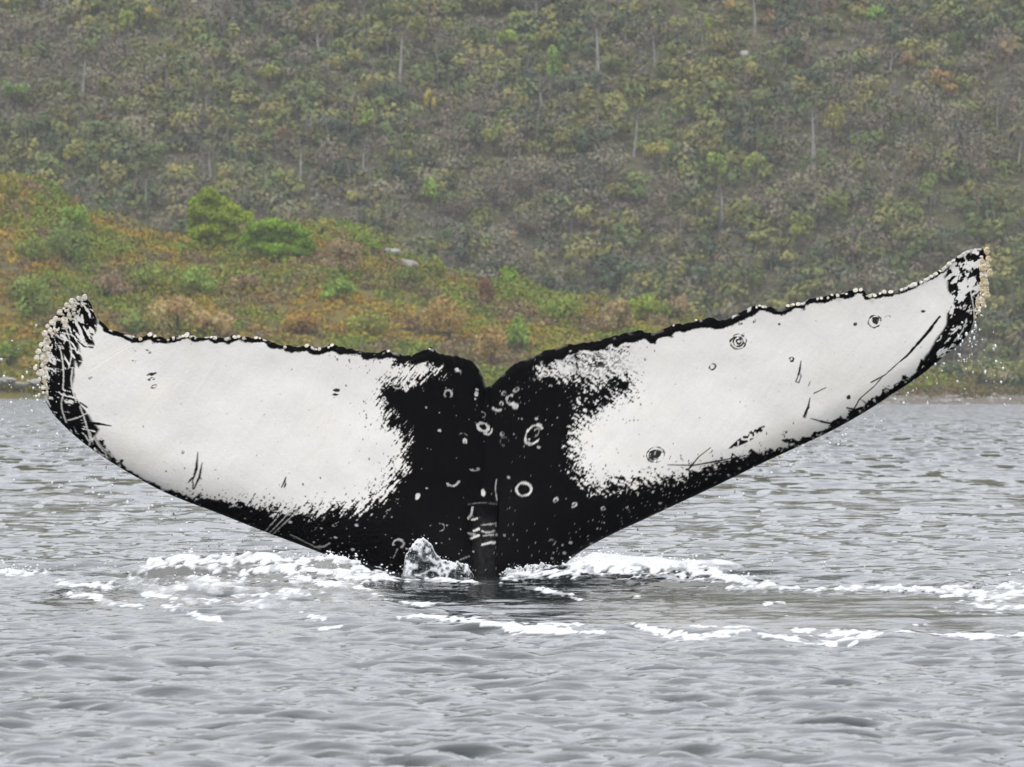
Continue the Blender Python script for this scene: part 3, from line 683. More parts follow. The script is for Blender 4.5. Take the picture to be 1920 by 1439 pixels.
    B = [(139,567,8),(150,560,6),(162,558,7),(129,573,6),(115,586,7),(134,591,6),(124,601,9),(107,599,7),(100,605,6),(127,612,8),(110,616,9),(97,620,7),(87,626,7),(104,630,7),(116,625,6),(80,647,6),(97,650,10),(75,660,7),(72,672,7),(82,672,6),(69,690,6),
         (80,700,8),(93,691,7),(102,695,7),(83,685,6),(110,643,7),(88,708,7),(96,715,7),(77,712,5),(76,741,4),(84,727,5),(182,843,5),(92,662,7),(103,668,7),(90,676,6),(100,681,6),(95,640,6),(121,590,6),(92,612,5),(112,628,6),(86,656,5),(108,655,5),(98,704,6),(103,712,5),(90,720,5),(84,737,4),(92,735,5),(118,606,5),(141,580,5),(105,608,5),(74,700,5),(86,696,5)]
    BY = [(1850,471,8),(1853,487,8),(1842,491,7),(1842,504,10),(1856,512,9),(1843,523,10),(1848,532,8),(1839,534,7),(1841,544,8),(1850,554,9),(1835,554,7),(1841,563,7),(1833,567,7),(1844,572,7),(1835,577,6),(1829,573,5),(1852,499,6),(1850,543,6),(1846,515,6),(888,1018,6),(1440,869,4),(1462,857,3.5),(1834,586,5),(1828,595,4)]
    E = [(281,625,7),(290,628,5),(350,626,7),(343,628,5),(358,629,5),(396,630,6),(404,632,4),(440,630,6),(447,629,5),(480,631,5),(487,632,5),(575,646,6),(622,645,5),(728,656,5),(806,652,4),(250,629,4),(325,631,4),(428,631,4),(245,628,3),
         (1263,608,4),(1305,598,3),(1424,571,6),(1430,573,6),(1477,571,5),(1487,569,5),(1496,568,5),(1503,568,4),(1540,557,5),(1560,551,5),(1570,551,5),(1587,549,4),(1604,542,6),(1614,541,5),(1640,552,5),(1650,548,5),(1658,545,6),(1670,545,6),(1690,541,5),(1704,534,5),(1716,531,5),(1727,527,5),(1736,522,5),(1746,516,6),(1755,511,5),(1763,506,6),(1772,499,5),(1780,492,6),(1788,486,5),(1797,480,6),(1806,473,5),(1815,470,4)]
    rr = random.Random(5)
    def put(x, y, r, me, out_dir, lift, flat=1.0):
        o = bpy.data.objects.new('barnacle', me); C.objects.link(o); o.parent = root
        yb = ybase(x, y)
        sface = .035 if out_dir is not None else .0
        p = at(x, y, yb - lift)
        o.location = tuple(p - np.array(root.location))
        d = Vector((out_dir[0], -1.0, out_dir[1])) if out_dir is not None else Vector((0, -1, 0))
        d += Vector((rr.uniform(-.3, .3), 0, rr.uniform(-.3, .3)))
        o.rotation_euler = d.to_track_quat('Z', 'Y').to_euler()
        s_ = r * .97 * yb / F
        o.scale = (s_ * rr.uniform(.9, 1.1), s_ * rr.uniform(.9, 1.1), s_ * flat * rr.uniform(.45, .95))
    for x, y, r in B: put(x - 3, y, r, rr.choice(shells), (-.9 * (112 - x) / 40, .25), .022)
    for x, y, r in BY:
        tipb = y < 600
        put(x, y, r, rr.choice(sh_y), (.7, .1) if tipb else (0, -.4), .022 if tipb else (.27 if x < 900 else .035))
    for x, y, r in E: put(x, y + 2.5, r * rr.uniform(.5, .9), rr.choice(shells), (rr.uniform(-.5, .5), .9), .010, .6)
    # the small ones between them
    sv, sf = [], []
    pv = np.array([v_.co[:] for v_ in shells[0].vertices]); pf = np.array([p.vertices[:] for p in shells[0].polygons])
    for k in range(190):
        if k < 130:
            y = rr.uniform(570, 748); x = np.interp(y, [560, 600, 640, 690, 750], [146, 110, 90, 82, 90]) + abs(rr.gauss(0, 13)) - 4
        elif k < 165:
            y = rr.uniform(474, 590); x = np.interp(y, [470, 520, 560, 600], [1850, 1850, 1844, 1832]) - abs(rr.gauss(0, 6)) + 3
        else:
            x = rr.choice([rr.uniform(190, 640), rr.uniform(1400, 1800)]); y = float(np.interp(x, [p[0] for p in (TL[::-1] if x < 912 else TR)], [p[1] for p in (TL[::-1] if x < 912 else TR)])) + 2.5
        p = at(x, y, ybase(x, y) - .026) - np.array(root.location); r = rr.uniform(2, 4.2) * 60 / F
        q_ = Vector((rr.uniform(-.7, .7), -1, rr.uniform(-.6, .6))).to_track_quat('Z', 'Y').to_matrix()
        sv.append(pv @ np.array(q_).T * r + p); sf.append(pf + k * len(pv))
    o = mesh_np('small_barnacles', np.concatenate(sv), np.concatenate(sf), M_BARN, root, True); o['kind'] = 'stuff'
    return root
build_whale()
# ------------------------------------------------------------------ land
def make_ground(name, cols, scale):
    m, nt, b = mat(name)
    tc = node(nt, 'ShaderNodeTexCoord')
    n1 = node(nt, 'ShaderNodeTexNoise'); n1.inputs['Scale'].default_value = scale; n1.inputs['Detail'].default_value = 8
    r = node(nt, 'ShaderNodeValToRGB'); r.color_ramp.elements.remove(r.color_ramp.elements[1])
    for i, (p, c) in enumerate(cols):
        e = r.color_ramp.elements[0] if i == 0 else r.color_ramp.elements.new(p)
        e.position = p; e.color = (*c, 1)
    nt.links.new(tc.outputs['Object'], n1.inputs['Vector']); nt.links.new(n1.outputs['Fac'], r.inputs[0]); nt.links.new(r.outputs[0], b.inputs['Base Color'])
    n2 = node(nt, 'ShaderNodeTexNoise'); n2.inputs['Scale'].default_value = scale * 6; n2.inputs['Detail'].default_value = 5
    nt.links.new(tc.outputs['Object'], n2.inputs['Vector'])
    bp = node(nt, 'ShaderNodeBump'); bp.inputs['Distance'].default_value = .2; nt.links.new(n2.outputs['Fac'], bp.inputs['Height']); nt.links.new(bp.outputs[0], b.inputs['Normal'])
    b.inputs['Roughness'].default_value = .95; b.inputs['Specular IOR Level'].default_value = .1
    return m
M_MOOR = make_ground('moorland_ground', [(.3, (.17,.16,.05)), (.45, (.24,.18,.06)), (.55, (.17,.17,.05)), (.7, (.21,.17,.11))], .5)
M_WOOD = make_ground('woodland_ground', [(.3, (.07,.08,.04)), (.42, (.15,.15,.07)), (.5, (.10,.095,.06)), (.58, (.16,.14,.09)), (.7, (.09,.10,.05))], .6)
M_SHORE = make_ground('shore_ground', [(.3, (.17,.15,.12)), (.5, (.26,.23,.20)), (.62, (.14,.13,.07)), (.75, (.33,.30,.27))], .9)
M_ROCK = make_ground('grey_rock', [(.3, (.34,.32,.29)), (.5, (.52,.50,.46)), (.7, (.64,.62,.58))], 1.6)
def leafmat(name):
    m, nt, b = mat(name)
    a = node(nt, 'ShaderNodeAttribute', attribute_name='tint')
    nt.links.new(a.outputs['Color'], b.inputs['Base Color'])
    b.inputs['Roughness'].default_value = .75; b.inputs['Specular IOR Level'].default_value = .15
    return m
M_LEAF = leafmat('foliage')
M_BARK = make_ground('pale_bark', [(.35, (.38,.36,.33)), (.6, (.58,.56,.53))], 3.0)
M_BARKG = make_ground('grey_bark', [(.35, (.20,.19,.17)), (.6, (.32,.305,.28))], 3.0)
M_BARKD = make_ground('brown_bark', [(.35, (.10,.085,.07)), (.6, (.16,.14,.12))], 3.0)

SIL = [(-700,150),(-300,250),(0,342),(60,358),(110,385),(170,412),(230,440),(330,450),(450,448),(600,442),(650,446),(700,462),(745,486),(800,514),(900,545),(1000,560),(1100,572),(1180,590),(1300,605),(1350,628),(1450,665),(1560,700),(1650,720),(1760,735),(1900,742),(2600,744)]
SX = np.array([(p - 960) * 840 / F for p, _ in SIL]); SZ = np.array([HC - (q - 719.5) * 840 / F for _, q in SIL]) + .1
def z_head(X, Y):
    X = np.asarray(X, float); Y = np.asarray(Y, float)
    R = np.interp(X, SX, SZ) + .5 * (fbm(X / 4, X * 0 + 2, 701) - .5)
    ys = 768 + 6 * (fbm(X / 9, X * 0 + 5, 702) - .5)
    t = (Y - ys) / (840 - ys)
    p = np.where(t < 0, t * .6, np.where(t < 1, 1 - (1 - np.clip(t, 0, 1)) ** 1.35, 1 - .9 * sstep(1, 2.1, t)))
    toe = .35 * sstep(0, .05, t)
    rel = 1.1 * (fbm(X / 7, Y / 9, 703, 4) - .5) + .35 * (fbm(X / 1.6, Y / 2, 704, 3) - .5)
    return R * p + (toe + rel * sstep(0, .25, t) * sstep(0, 1.5, R)) * sstep(1.6, 1.1, t) - .25
def z_hill(X, Y):
    X = np.asarray(X, float); Y = np.asarray(Y, float)
    s_ = Y - 1104 - 16 * (fbm(X / 45, X * 0 + 1, 711, 3) - .5)
    base = 150 * (1 - np.exp(-np.clip(s_, 0, None) * .60 / 150)) + .03 * np.clip(s_, 0, None)
    rel = 7 * (fbm(X / 26 + Y / 90, Y / 60, 712, 4) - .5) * sstep(0, 25, s_)
    return .35 + np.where(s_ > 0, base, 0) + rel * sstep(900, 200, np.abs(X))
def z_shore(X, Y):
    X = np.asarray(X, float); Y = np.asarray(Y, float)
    ys = 548 + np.interp(X, [-10, 12, 16, 19, 24, 60], [220, 60, 12, 4, 0, 0]) + 8 * (fbm(X / 1.8, X * 0, 721) - .5)
    return -.12 + .42 * sstep(0, 45, Y - ys) + .30 * sstep(40, 300, Y - ys) + .16 * fbm(X / 1.2, Y / 5, 722, 3) * sstep(0, 10, Y - ys)

def terrain(name, zf, xs, ys, m, label):
    X, Y = np.meshgrid(xs, ys)
    o = mesh_np(name, np.stack([X, Y, zf(X, Y)], -1).reshape(-1, 3), grid_faces(len(ys), len(xs)), m, None, True)
    return tag(o, label, kind='structure')
def span(inner, n, outer):
    a = np.linspace(-inner, inner, n); e = inner * (outer / inner) ** np.linspace(0.15, 1, 7)
    return np.concatenate([-e[::-1], a, e])
terrain('headland', z_head, np.linspace(-75, 48, 260), np.linspace(758, 935, 190), M_MOOR, 'low moorland headland sloping down from the left')
terrain('hillside', z_hill, span(80, 220, 900), np.concatenate([np.linspace(1090, 1260, 140), np.linspace(1275, 1880, 22)]), M_WOOD, 'steep wooded hillside filling the background')
terrain('shore', z_shore, span(60, 260, 900), np.concatenate([np.linspace(540, 700, 90), np.linspace(710, 1130, 30)]), M_SHORE, 'low stony shore at the foot of the hill')

def ray(zf, px, py, y0, y1, n=600, add=0.0):
    """the ground point seen at a pixel"""
    Y = np.linspace(y0, y1, n); X = (px - 960) * Y / F
    q = 719.5 + F * (HC - zf(X, Y) - add) / Y
    i = np.argmax(q <= py)
    if not (q <= py).any(): i = np.argmin(q)
    return float(X[i]), float(Y[i]), float(zf(X[i:i+1], Y[i:i+1])[0])

def leaf_tris(P, size, r, flat=.5, nrm=None, jit=.5):
    """one small leaf spray (a triangle) per point; with nrm they lie roughly along the crown's skin"""
    n = len(P)
    if nrm is None:
        a = r.normal(size=(n, 3)); a[:, 2] *= flat; a /= np.linalg.norm(a, axis=1)[:, None]
        b = r.normal(size=(n, 3)); b[:, 2] *= flat; b -= a * (a * b).sum(1)[:, None]; b /= np.linalg.norm(b, axis=1)[:, None]
    else:
        q = nrm / (np.linalg.norm(nrm, axis=1)[:, None] + 1e-9) + jit * r.normal(size=(n, 3)); q /= np.linalg.norm(q, axis=1)[:, None]
        a = r.normal(size=(n, 3)); a -= q * (a * q).sum(1)[:, None]; a /= np.linalg.norm(a, axis=1)[:, None]; b = np.cross(q, a)
    s = size[:, None] * (.7 + .6 * r.random((n, 1)))
    V = np.stack([P + a * s, P - a * s * .5 + b * s * .8, P - a * s * .5 - b * s * .8], 1)
    return V.reshape(-1, 3), np.arange(3 * n).reshape(-1, 3)

def clumps(centres, rad, npts, r, hollow=.45):
    """points through ellipsoids, denser towards their skins; also the clump index"""
    n = len(centres)
    idx = np.repeat(np.arange(n), npts)
    d = r.normal(size=(len(idx), 3)); d /= np.linalg.norm(d, axis=1)[:, None]
    q = (hollow + (1 - hollow) * r.random(len(idx))) ** .6
    return centres[idx] + d * q[:, None] * rad[idx], idx

def tube(pts, radii, n=5):
    P = np.array(pts, float); V = []; Fc = []
    for i, p in enumerate(P):
        t = P[min(i + 1, len(P) - 1)] - P[max(i - 1, 0)]; t /= np.linalg.norm(t) + 1e-9
        u = np.cross(t, [0, 1, .1]); u /= np.linalg.norm(u) + 1e-9; v = np.cross(t, u)
        for k in range(n):
            a = 2 * math.pi * k / n
            V.append(p + radii[i] * (math.cos(a) * u + math.sin(a) * v))
    for i in range(len(P) - 1):
        for k in range(n):
            a, b = i * n + k, i * n + (k + 1) % n
            Fc.append((a, b, b + n, a + n))
    return np.array(V), np.array(Fc)
def tubes(name, lst, m, parent, n=5):
    Vs, Fs, o = [], [], 0
    for pts, rad in lst:
        V, Fc = tube(pts, rad, n); Vs.append(V); Fs.append(Fc + o); o += len(V)
    return mesh_np(name, np.concatenate(Vs), np.concatenate(Fs), m, parent, True)

# palettes (surface colours)
OLIVE = [(.135,.145,.05), (.11,.135,.05), (.165,.16,.06), (.09,.12,.05)]
GREYB = [(.15,.138,.105), (.125,.115,.095), (.17,.16,.12), (.13,.108,.09)]
DARKG = [(.05,.075,.045), (.055,.07,.055), (.07,.09,.05)]
WARM = [(.16,.12,.06), (.14,.10,.065), (.15,.13,.06)]

# pale stems stand free of foliage in front of them: px, top, foot, lean px, width m
STEMS = [
 (1120,66,180,-2,.34,'tall bright bare trunk high on the hill above the notch, brightest of all'),
 (1523,222,306,2,.30,'pale trunk standing alone above the middle of the right fluke'),
 (598,66,104,-2,.20,'slim pale trunk near the top, between the two windswept bushes and the notch'),
 (682,286,330,3,.18,'slim leaning pale trunk up the slope right of the windswept bushes'),
 (157,120,186,2,.26,'grey trunk upper left with twiggy crown, above the round green shrub'),
 (416,132,158,1,.24,'short grey stub in the upper left above the first windswept bush'),
 (412,18,58,0,.22,'pale trunk near the top edge above the first windswept bush'),
 (384,190,226,3,.22,'grey trunk above and left of the first windswept bush, midway up the slope'),
 (393,294,330,1,.18,'thin pale trunk directly above the first windswept bush'),
 (277,346,392,-2,.20,'dim grey trunk just above the saddle left of the windswept bushes'),
 (752,74,180,2,.28,'tall dim trunk above the left black arm of the fluke, upper slope'),
 (766,84,118,0,.18,'short companion trunk just right of a tall dim one'),
 (1003,10,54,1,.24,'grey trunk at the top edge above the notch of the fluke'),
 (1226,80,146,-1,.18,'thin dim trunk right of the brightest trunk'),
 (1012,160,200,2,.24,'dim trunk left of the brightest trunk and lower down'),
 (482,0,26,0,.20,'pale trunk cut by the top edge, left of centre'),
 (330,0,24,1,.22,'pale trunk cut by the top edge; right one of a pair'),
 (310,0,22,-1,.16,'thin trunk cut by the top edge, left one of a pair'),
 (80,0,20,2,.24,'pale trunk cut by the top edge near the left corner'),
 (1415,4,56,-3,.22,'dim trunk near the top edge right of centre'),
 (1690,252,286,10,.14,'thin slanting pale stem above the right part of the right fluke'),
 (1868,204,246,6,.14,'thin slanting stem near the right edge, midway up'),
 (1910,278,322,6,.16,'pale slanting stem at the right edge below the other'),
 (1672,112,130,0,.18,'short pale stub beside the tawny clearing at upper right'),
 (1190,228,292,3,.22,'dim grey trunk below and right of the brightest trunk'),
 (560,288,356,3,.22,'bluish grey trunk above the gap right of the windswept bushes'),
 (1352,372,430,2,.26,'grey trunk low on the slope over the middle of the right fluke')]
PATCH = [ # px, py, half w px, half h px, colour, label
 (1041,138,17,24,(.11,.19,.05),'fresh green tree standing out left of the brightest pale trunk'),
 (693,235,19,18,(.12,.17,.05),'light green round tree on the slope above the left fluke end of its black arm'),
 (807,204,12,13,(.19,.18,.05),'small yellow-green tree alone above the centre left'),
 (505,150,20,12,(.14,.16,.06),'pale olive flat-topped tree in the upper left quarter'),
 (285,42,14,12,(.16,.16,.06),'round yellowish tree near the top edge, left quarter'),
 (240,50,9,13,(.14,.19,.05),'narrow bright green tree near the top edge beside a yellowish one'),
 (140,300,20,15,(.15,.17,.06),'yellow-green tree above the round shrub at left'),
 (1645,38,20,11,(.10,.18,.05),'bright green flat crown near the top edge at right'),
 (1340,326,22,18,(.13,.19,.05),'bright green tree over the middle of the right fluke'),
 (1414,325,22,14,(.13,.18,.06),'bright green spreading tree right of a similar one, over the right fluke'),
 (1328,62,9,14,(.13,.17,.05),'slim green tree near the top edge right of centre'),
 (1368,25,10,8,(.20,.16,.07),'small tan tree at the top edge right of centre'),
 (806,375,16,22,(.11,.18,.05),'green tree low on the slope just beyond the headland ridge'),
 (785,62,18,14,(.13,.15,.05),'olive tree near the top, left of centre'),
 (950,84,22,9,(.13,.19,.05),'light green low crown near the top centre'),
 (1770,160,26,16,(.17,.13,.075),'tawny shrub in the clearing at upper right'),
 (1780,185,14,10,(.18,.135,.075),'smaller tawny shrub just below another in the upper right clearing'),
 (1700,128,20,12,(.14,.11,.08),'dull brown shrub at the left end of the upper right clearing'),
 (1560,240,34,22,(.16,.16,.06),'broad yellowish olive tree above the outer right fluke'),
 (1740,370,24,20,(.10,.14,.06),'rounded green tree above the right fluke tip, low on the slope'),
 (1230,300,26,14,(.15,.15,.05),'wide olive crown above the inner right fluke'),
 (665,120,16,12,(.15,.16,.07),'pale olive tree upper slope left of centre'),
 (30,185,24,16,(.09,.15,.06),'green tree at the left edge, middle of the slope'),
 (925,268,20,16,(.13,.16,.06),'olive green tree directly above the notch, middle of the slope'),
 (1500,440,26,18,(.12,.15,.05),'yellowish green tree close above the right fluke'),
 (1570,400,24,20,(.10,.13,.05),'dark olive tree above the outer right fluke, low on the slope')]

def stem_tree(px, top, foot, lean, wd, label, i):
    X, Y, Z = ray(z_hill, px, foot + 5, 1100, 1320)
    r = np.random.default_rng(900 + i)
    root = empty('bare_tree', (X, Y, Z)); tag(root, label, 'tree', 'pale bare trees on the hillside')
    k = Y / F
    H = (foot - top) * k + .8; lx = lean * k
    n = 6; pts = []; rad = []
    for j in range(n):
        t = j / (n - 1)
        wd_ = wd * 1.45; pts.append((lx * t + .12 * math.sin(3 * t + i), .1 * t, -.5 + (H + .5) * t)); rad.append(wd_ * .5 * (1.15 - .75 * t))
    tubes('trunk', [(pts, rad)], M_BARK, root)
    br = []
    for j in range(9):
        t = .45 + .55 * r.random(); a = r.uniform(0, 6.28); L_ = r.uniform(.5, 1.4) * (1.3 - .6 * t)
        b0 = np.array([lx * t, .1 * t, H * t])
        br.append(([b0, b0 + [math.cos(a) * L_ * .6, math.sin(a) * L_ * .6, L_ * .5], b0 + [math.cos(a) * L_, math.sin(a) * L_, L_ * 1.1]], [wd * .16, wd * .1, .015]))
    tubes('branch', br, M_BARK, root, 3)['kind'] = 'stuff'
    c = np.array([[lx, .2, H + .3], [lx - .5, .3, H - .2], [lx + .6, .2, H - .1]]); rd = np.array([[1.1, 1.0, .9]] * 3) * .8
    P, idx = clumps(c, rd, 55, r, .2)
    V, Fc = leaf_tris(P, np.full(len(P), .13), r, 1.2)
    col = np.repeat(np.array(GREYB)[r.integers(0, 4, len(P))], 3, 0)
    mesh_np('crown', V, Fc, M_LEAF, root, False, col)
    return (px, top, foot)

def leafy(name, label, cat, group, X, Y, Z, w_, h_, colour, seed, trunk_h=.5, nleaf=420, size=.2, sub=7, barkm=None, k=1.):
    """a tree or shrub: trunk with limbs, crown of leaf sprays gathered in clumps"""
    r = np.random.default_rng(seed)
    root = empty(name, (X, Y, Z)); tag(root, label, cat, group)
    c = np.stack([r.uniform(-.62, .62, sub) * w_, r.uniform(-.5, .5, sub) * w_, trunk_h + h_ * (.62 + .0 * r.random(sub))], 1)
    c[:, 2] = trunk_h + h_ * (.45 + .75 * r.random(sub) * (1 - (c[:, 0] / w_) ** 2))
    rd = np.stack([r.uniform(.34, .55, sub) * w_, r.uniform(.34, .55, sub) * w_, r.uniform(.30, .45, sub) * h_], 1)
    P, idx = clumps(c, rd, nleaf // sub, r)
    P[:, 2] = np.maximum(P[:, 2], trunk_h * .5)
    V, Fc = leaf_tris(P, np.full(len(P), size), r, .6, (P - c[idx]) / rd[idx] + [0, 0, .25], .5)
    cc = np.array(colour) * [2.35, 2.15, 1.5] * (.72 + .5 * r.random((sub, 1))); col = cc[idx] * (.75 + .5 * r.random((len(P), 1))) * (1 + .12 * r.normal(size=(len(P), 3)))
    mesh_np('crown', V, Fc, M_LEAF, root, False, np.repeat(np.clip(col, .01, .6), 3, 0))
    limbs = [([(0, 0, -.3), (.03 * w_, 0, trunk_h * .6 + .1), (.02, 0, trunk_h + h_ * .4)], [.05 * w_ + .03, .04 * w_ + .02, .02])]
    for j in range(min(sub, 5)):
        limbs.append(([(.02, 0, trunk_h * .5 + .05), tuple((c[j] * [.6, .6, .75]).tolist()), tuple(c[j].tolist())], [.025 * w_ + .015, .02 * w_ + .01, .01]))
    tubes('trunk', limbs, barkm or M_BARKD, root, 4)
    return root

for i, s_ in enumerate(STEMS): stem_tree(*s_, i)
for i, (px, py, hw_, hh, colr, lab) in enumerate(PATCH):
    X, Y, Z = ray(z_hill, px, py + hh, 1100, 1320)
    k = Y / F
    Yf = Y - 2.2
    leafy('shrub' if 'shrub' in lab else 'leafy_tree', lab, 'shrub' if 'shrub' in lab else 'tree', 'distinct crowns on the wooded hillside', X, Yf, Z - .2, hw_ * k * 1.1, hh * 2 * k, colr, 1200 + i, .6, 460, .17)

def build_forest():
    r = np.random.default_rng(77)
    n = 4300
    Y = 1097 + 122 * r.random(n); px = r.uniform(-260, 2180, n); X = (px - 960) * Y / F
    Z = z_hill(X, Y)
    py = 719.5 + F * (HC - Z - 1.2) / Y
    keep = np.ones(n, bool)
    for (sx, top, foot) in [(s_[0], s_[1], s_[2]) for s_ in STEMS]:
        keep &= ~((np.abs(px - sx) < 17) & (py > top + (foot - top) * .25) & (py < foot + 40))
    for (sx, sy, hw_, hh, *_) in PATCH:
        keep &= ~((np.abs(px - sx) < hw_ + 8) & (py > sy - 6) & (py < sy + hh + 34))
    X, Y, Z, px, py = X[keep], Y[keep], Z[keep], px[keep], py[keep]; n = len(X)
    g = fbm(X / 9, Y / 12, 801, 3); g2 = fbm(X / 16 + 9, Y / 20, 802, 3)
    u = r.random(n)
    # bare grey crowns are common on the left and top, olive ones low down and to the right
    pg = np.clip(.17 + 2.2 * (g2 - .5) - .00016 * (px - 960) + .10 * sstep(420, 100, py), .08, .85)
    kind = np.where(u < pg, 1, np.where(r.random(n) < .22 - .8 * (g - .5), 2, 0))
    kind = np.where(r.random(n) < .02 + .12 * sstep(.60, .72, fbm(X / 11, Y / 15, 803, 2)), 3, kind)
    pal = [np.array(OLIVE), np.array(GREYB), np.array(DARKG), np.array(WARM)]
    base = np.zeros((n, 3))
    for k in range(4):
        m = kind == k; base[m] = pal[k][r.integers(0, len(pal[k]), m.sum())]
    base *= np.array([1.72, 1.68, 1.45]) * (.72 + .5 * r.random((n, 1)))
    w_ = np.where(kind == 3, r.uniform(.6, 1.1, n), r.uniform(1.2, 2.5, n)); hgt = np.where(kind == 1, r.uniform(1.6, 3.4, n), r.uniform(1.2, 2.8, n))
    # each crown is three clumps
    cs = 3
    ci = np.repeat(np.arange(n), cs)
    cen = np.stack([X, Y, Z], 1)[ci] + np.stack([r.normal(0, .42, n * cs) * w_[ci], r.normal(0, .4, n * cs) * w_[ci], hgt[ci] * r.uniform(.45, .95, n * cs)], 1)
    rad = np.stack([w_[ci] * .62, w_[ci] * .62, hgt[ci] * .30 + .2], 1)
    P, idx = clumps(cen, rad, 46, r, .35)
    ti = ci[idx]
    size = np.where(kind[ti] == 1, .19, .27)
    V, Fc = leaf_tris(P, size, r, .7, (P - cen[idx]) / rad[idx] + [0, 0, .35], .24)
    col = base[ti] * (.92 + .16 * r.random((len(P), 1))) * (1 + .06 * r.normal(size=(len(P), 3))) * (.85 + .3 * _hash(idx, idx * 0, 5))[:, None]
    n2 = 9500
    Y2 = 1097 + 118 * r.random(n2); X2 = (r.uniform(-260, 2180, n2) - 960) * Y2 / F; Z2 = z_hill(X2, Y2)
    P2, id2 = clumps(np.stack([X2, Y2, Z2 + .2], 1), np.stack([r.uniform(.6, 1.6, n2)] * 2 + [r.uniform(.3, .8, n2)], 1), 18, r, .2)
    P2[:, 2] += .3 * (Y2[id2] * 0)
    pal2 = np.array(OLIVE + GREYB + [(.14,.13,.06), (.11,.13,.05)]) * 1.5
    sel2 = ((fbm(X2 / 6, Y2 / 8, 805, 3) - .3) * 2.2 * len(pal2) + r.uniform(-2, 2, n2)).astype(int).clip(0, len(pal2) - 1)
    V2, F2 = leaf_tris(P2, np.full(len(P2), .27), r, .7, r.normal(size=P2.shape) * .4 + [0, -.5, 1], .4)
    col = np.concatenate([col, pal2[sel2][id2] * (.85 + .3 * r.random((len(P2), 1)))]); V, Fc = np.concatenate([V, V2]), np.concatenate([Fc, F2 + len(V)])
    o = mesh_np('forest', V, Fc, M_LEAF, None, False, np.repeat(np.clip(col, .01, .5), 3, 0))
    tag(o, 'dense mixed wood of olive and bare grey trees covering the hillside', 'forest', kind='stuff')
    # stems showing between the crowns
    m = r.random(n) < .34
    L_ = [([(x, y - .2, z - .3), (x + r.normal(0, .12), y - .2, z + h * .6), (x + r.normal(0, .3), y, z + h)], [.10, .075, .035]) for x, y, z, h in zip(X[m], Y[m], Z[m], hgt[m] + 1.6)]
    t = tubes('forest_stems', L_, M_BARKG, None, 3)
    tag(t, 'thin grey stems showing between the crowns of the wood', 'stems', kind='stuff')
build_forest()

def build_scrub():
    r = np.random.default_rng(99)
    n = 10500
    Y = 766 + 92 * r.random(n); px = r.uniform(-220, 1800, n); X = (px - 960) * Y / F
    Z = z_head(X, Y)
    keep = (Z > .4)
    X, Y, Z, px = X[keep], Y[keep], Z[keep], px[keep]; n = len(X)
    py = 719.5 + F * (HC - Z) / Y
    a = fbm(X / 5, Y / 9, 811, 3); b = fbm(X / 3.2 + 7, Y / 6, 812, 3)
    orange = np.array([(.40,.27,.06), (.44,.32,.065), (.31,.21,.065), (.38,.30,.08)])
    olive = np.array([(.27,.27,.05), (.32,.29,.06), (.20,.23,.05)])
    green = np.array([(.19,.28,.05), (.24,.31,.06), (.14,.21,.06)])
    grey = np.array([(.22,.18,.13), (.20,.165,.13), (.26,.20,.14)])
    u = a + .16 * (r.random(n) - .5)
    right = sstep(700, 1100, px)
    base = np.where((u < .43 - .10 * right)[:, None], orange[r.integers(0, 4, n)], np.where((u < .55)[:, None], olive[r.integers(0, 3, n)], green[r.integers(0, 3, n)]))
    base = np.where((b + .1 * (r.random(n) - .5) > .60)[:, None], grey[r.integers(0, 3, n)], base)
    tall = sstep(.45, .7, a)
    w_ = r.uniform(.35, .8, n) * (1 + .6 * tall); h_ = r.uniform(.18, .42, n) * (1 + 1.5 * tall)
    cen = np.stack([X, Y, Z + h_ * .5], 1); rad = np.stack([w_, w_, h_ * .8], 1)
    nm_ = 420                                     # larger rounded mounds among the low growth
    pk = r.choice(len(X), nm_, replace=False)
    mw = r.uniform(.9, 2.3, nm_); mh = mw * r.uniform(.4, .7, nm_)
    mcol = np.concatenate([orange[2:], olive, olive, green[:2], grey])[r.integers(0, 13, nm_)] * r.uniform(.8, 1.1, (nm_, 1))
    cen = np.concatenate([cen, np.stack([X[pk], Y[pk], Z[pk] + .1 * mh], 1)]); rad = np.concatenate([rad, np.stack([mw, mw, mh], 1)]); base = np.concatenate([base, mcol])
    cnt = np.concatenate([np.full(n, 33), (130 * mw).astype(int)]); big = np.repeat(np.arange(len(cen)), cnt)
    P, _i = clumps(cen[big], rad[big], 1, r, .3); idx = big
    V, Fc = leaf_tris(P, np.full(len(P), .125), r, .7, (P - cen[idx]) / rad[idx] + [0, 0, .35], .5)
    base = base * [1.20, 1.13, .82]
    col = base[idx] * (.75 + .25 * _hash(idx, idx * 0, 5))[:, None] * (.72 + .56 * r.random((len(P), 1))) * (1 + .10 * r.normal(size=(len(P), 3)))
    o = mesh_np('heath', V, Fc, M_LEAF, None, False, np.repeat(np.clip(col, .01, .6), 3, 0))
    tag(o, 'orange brown and green heath scrub covering the headland', 'heath', kind='stuff')
build_scrub()

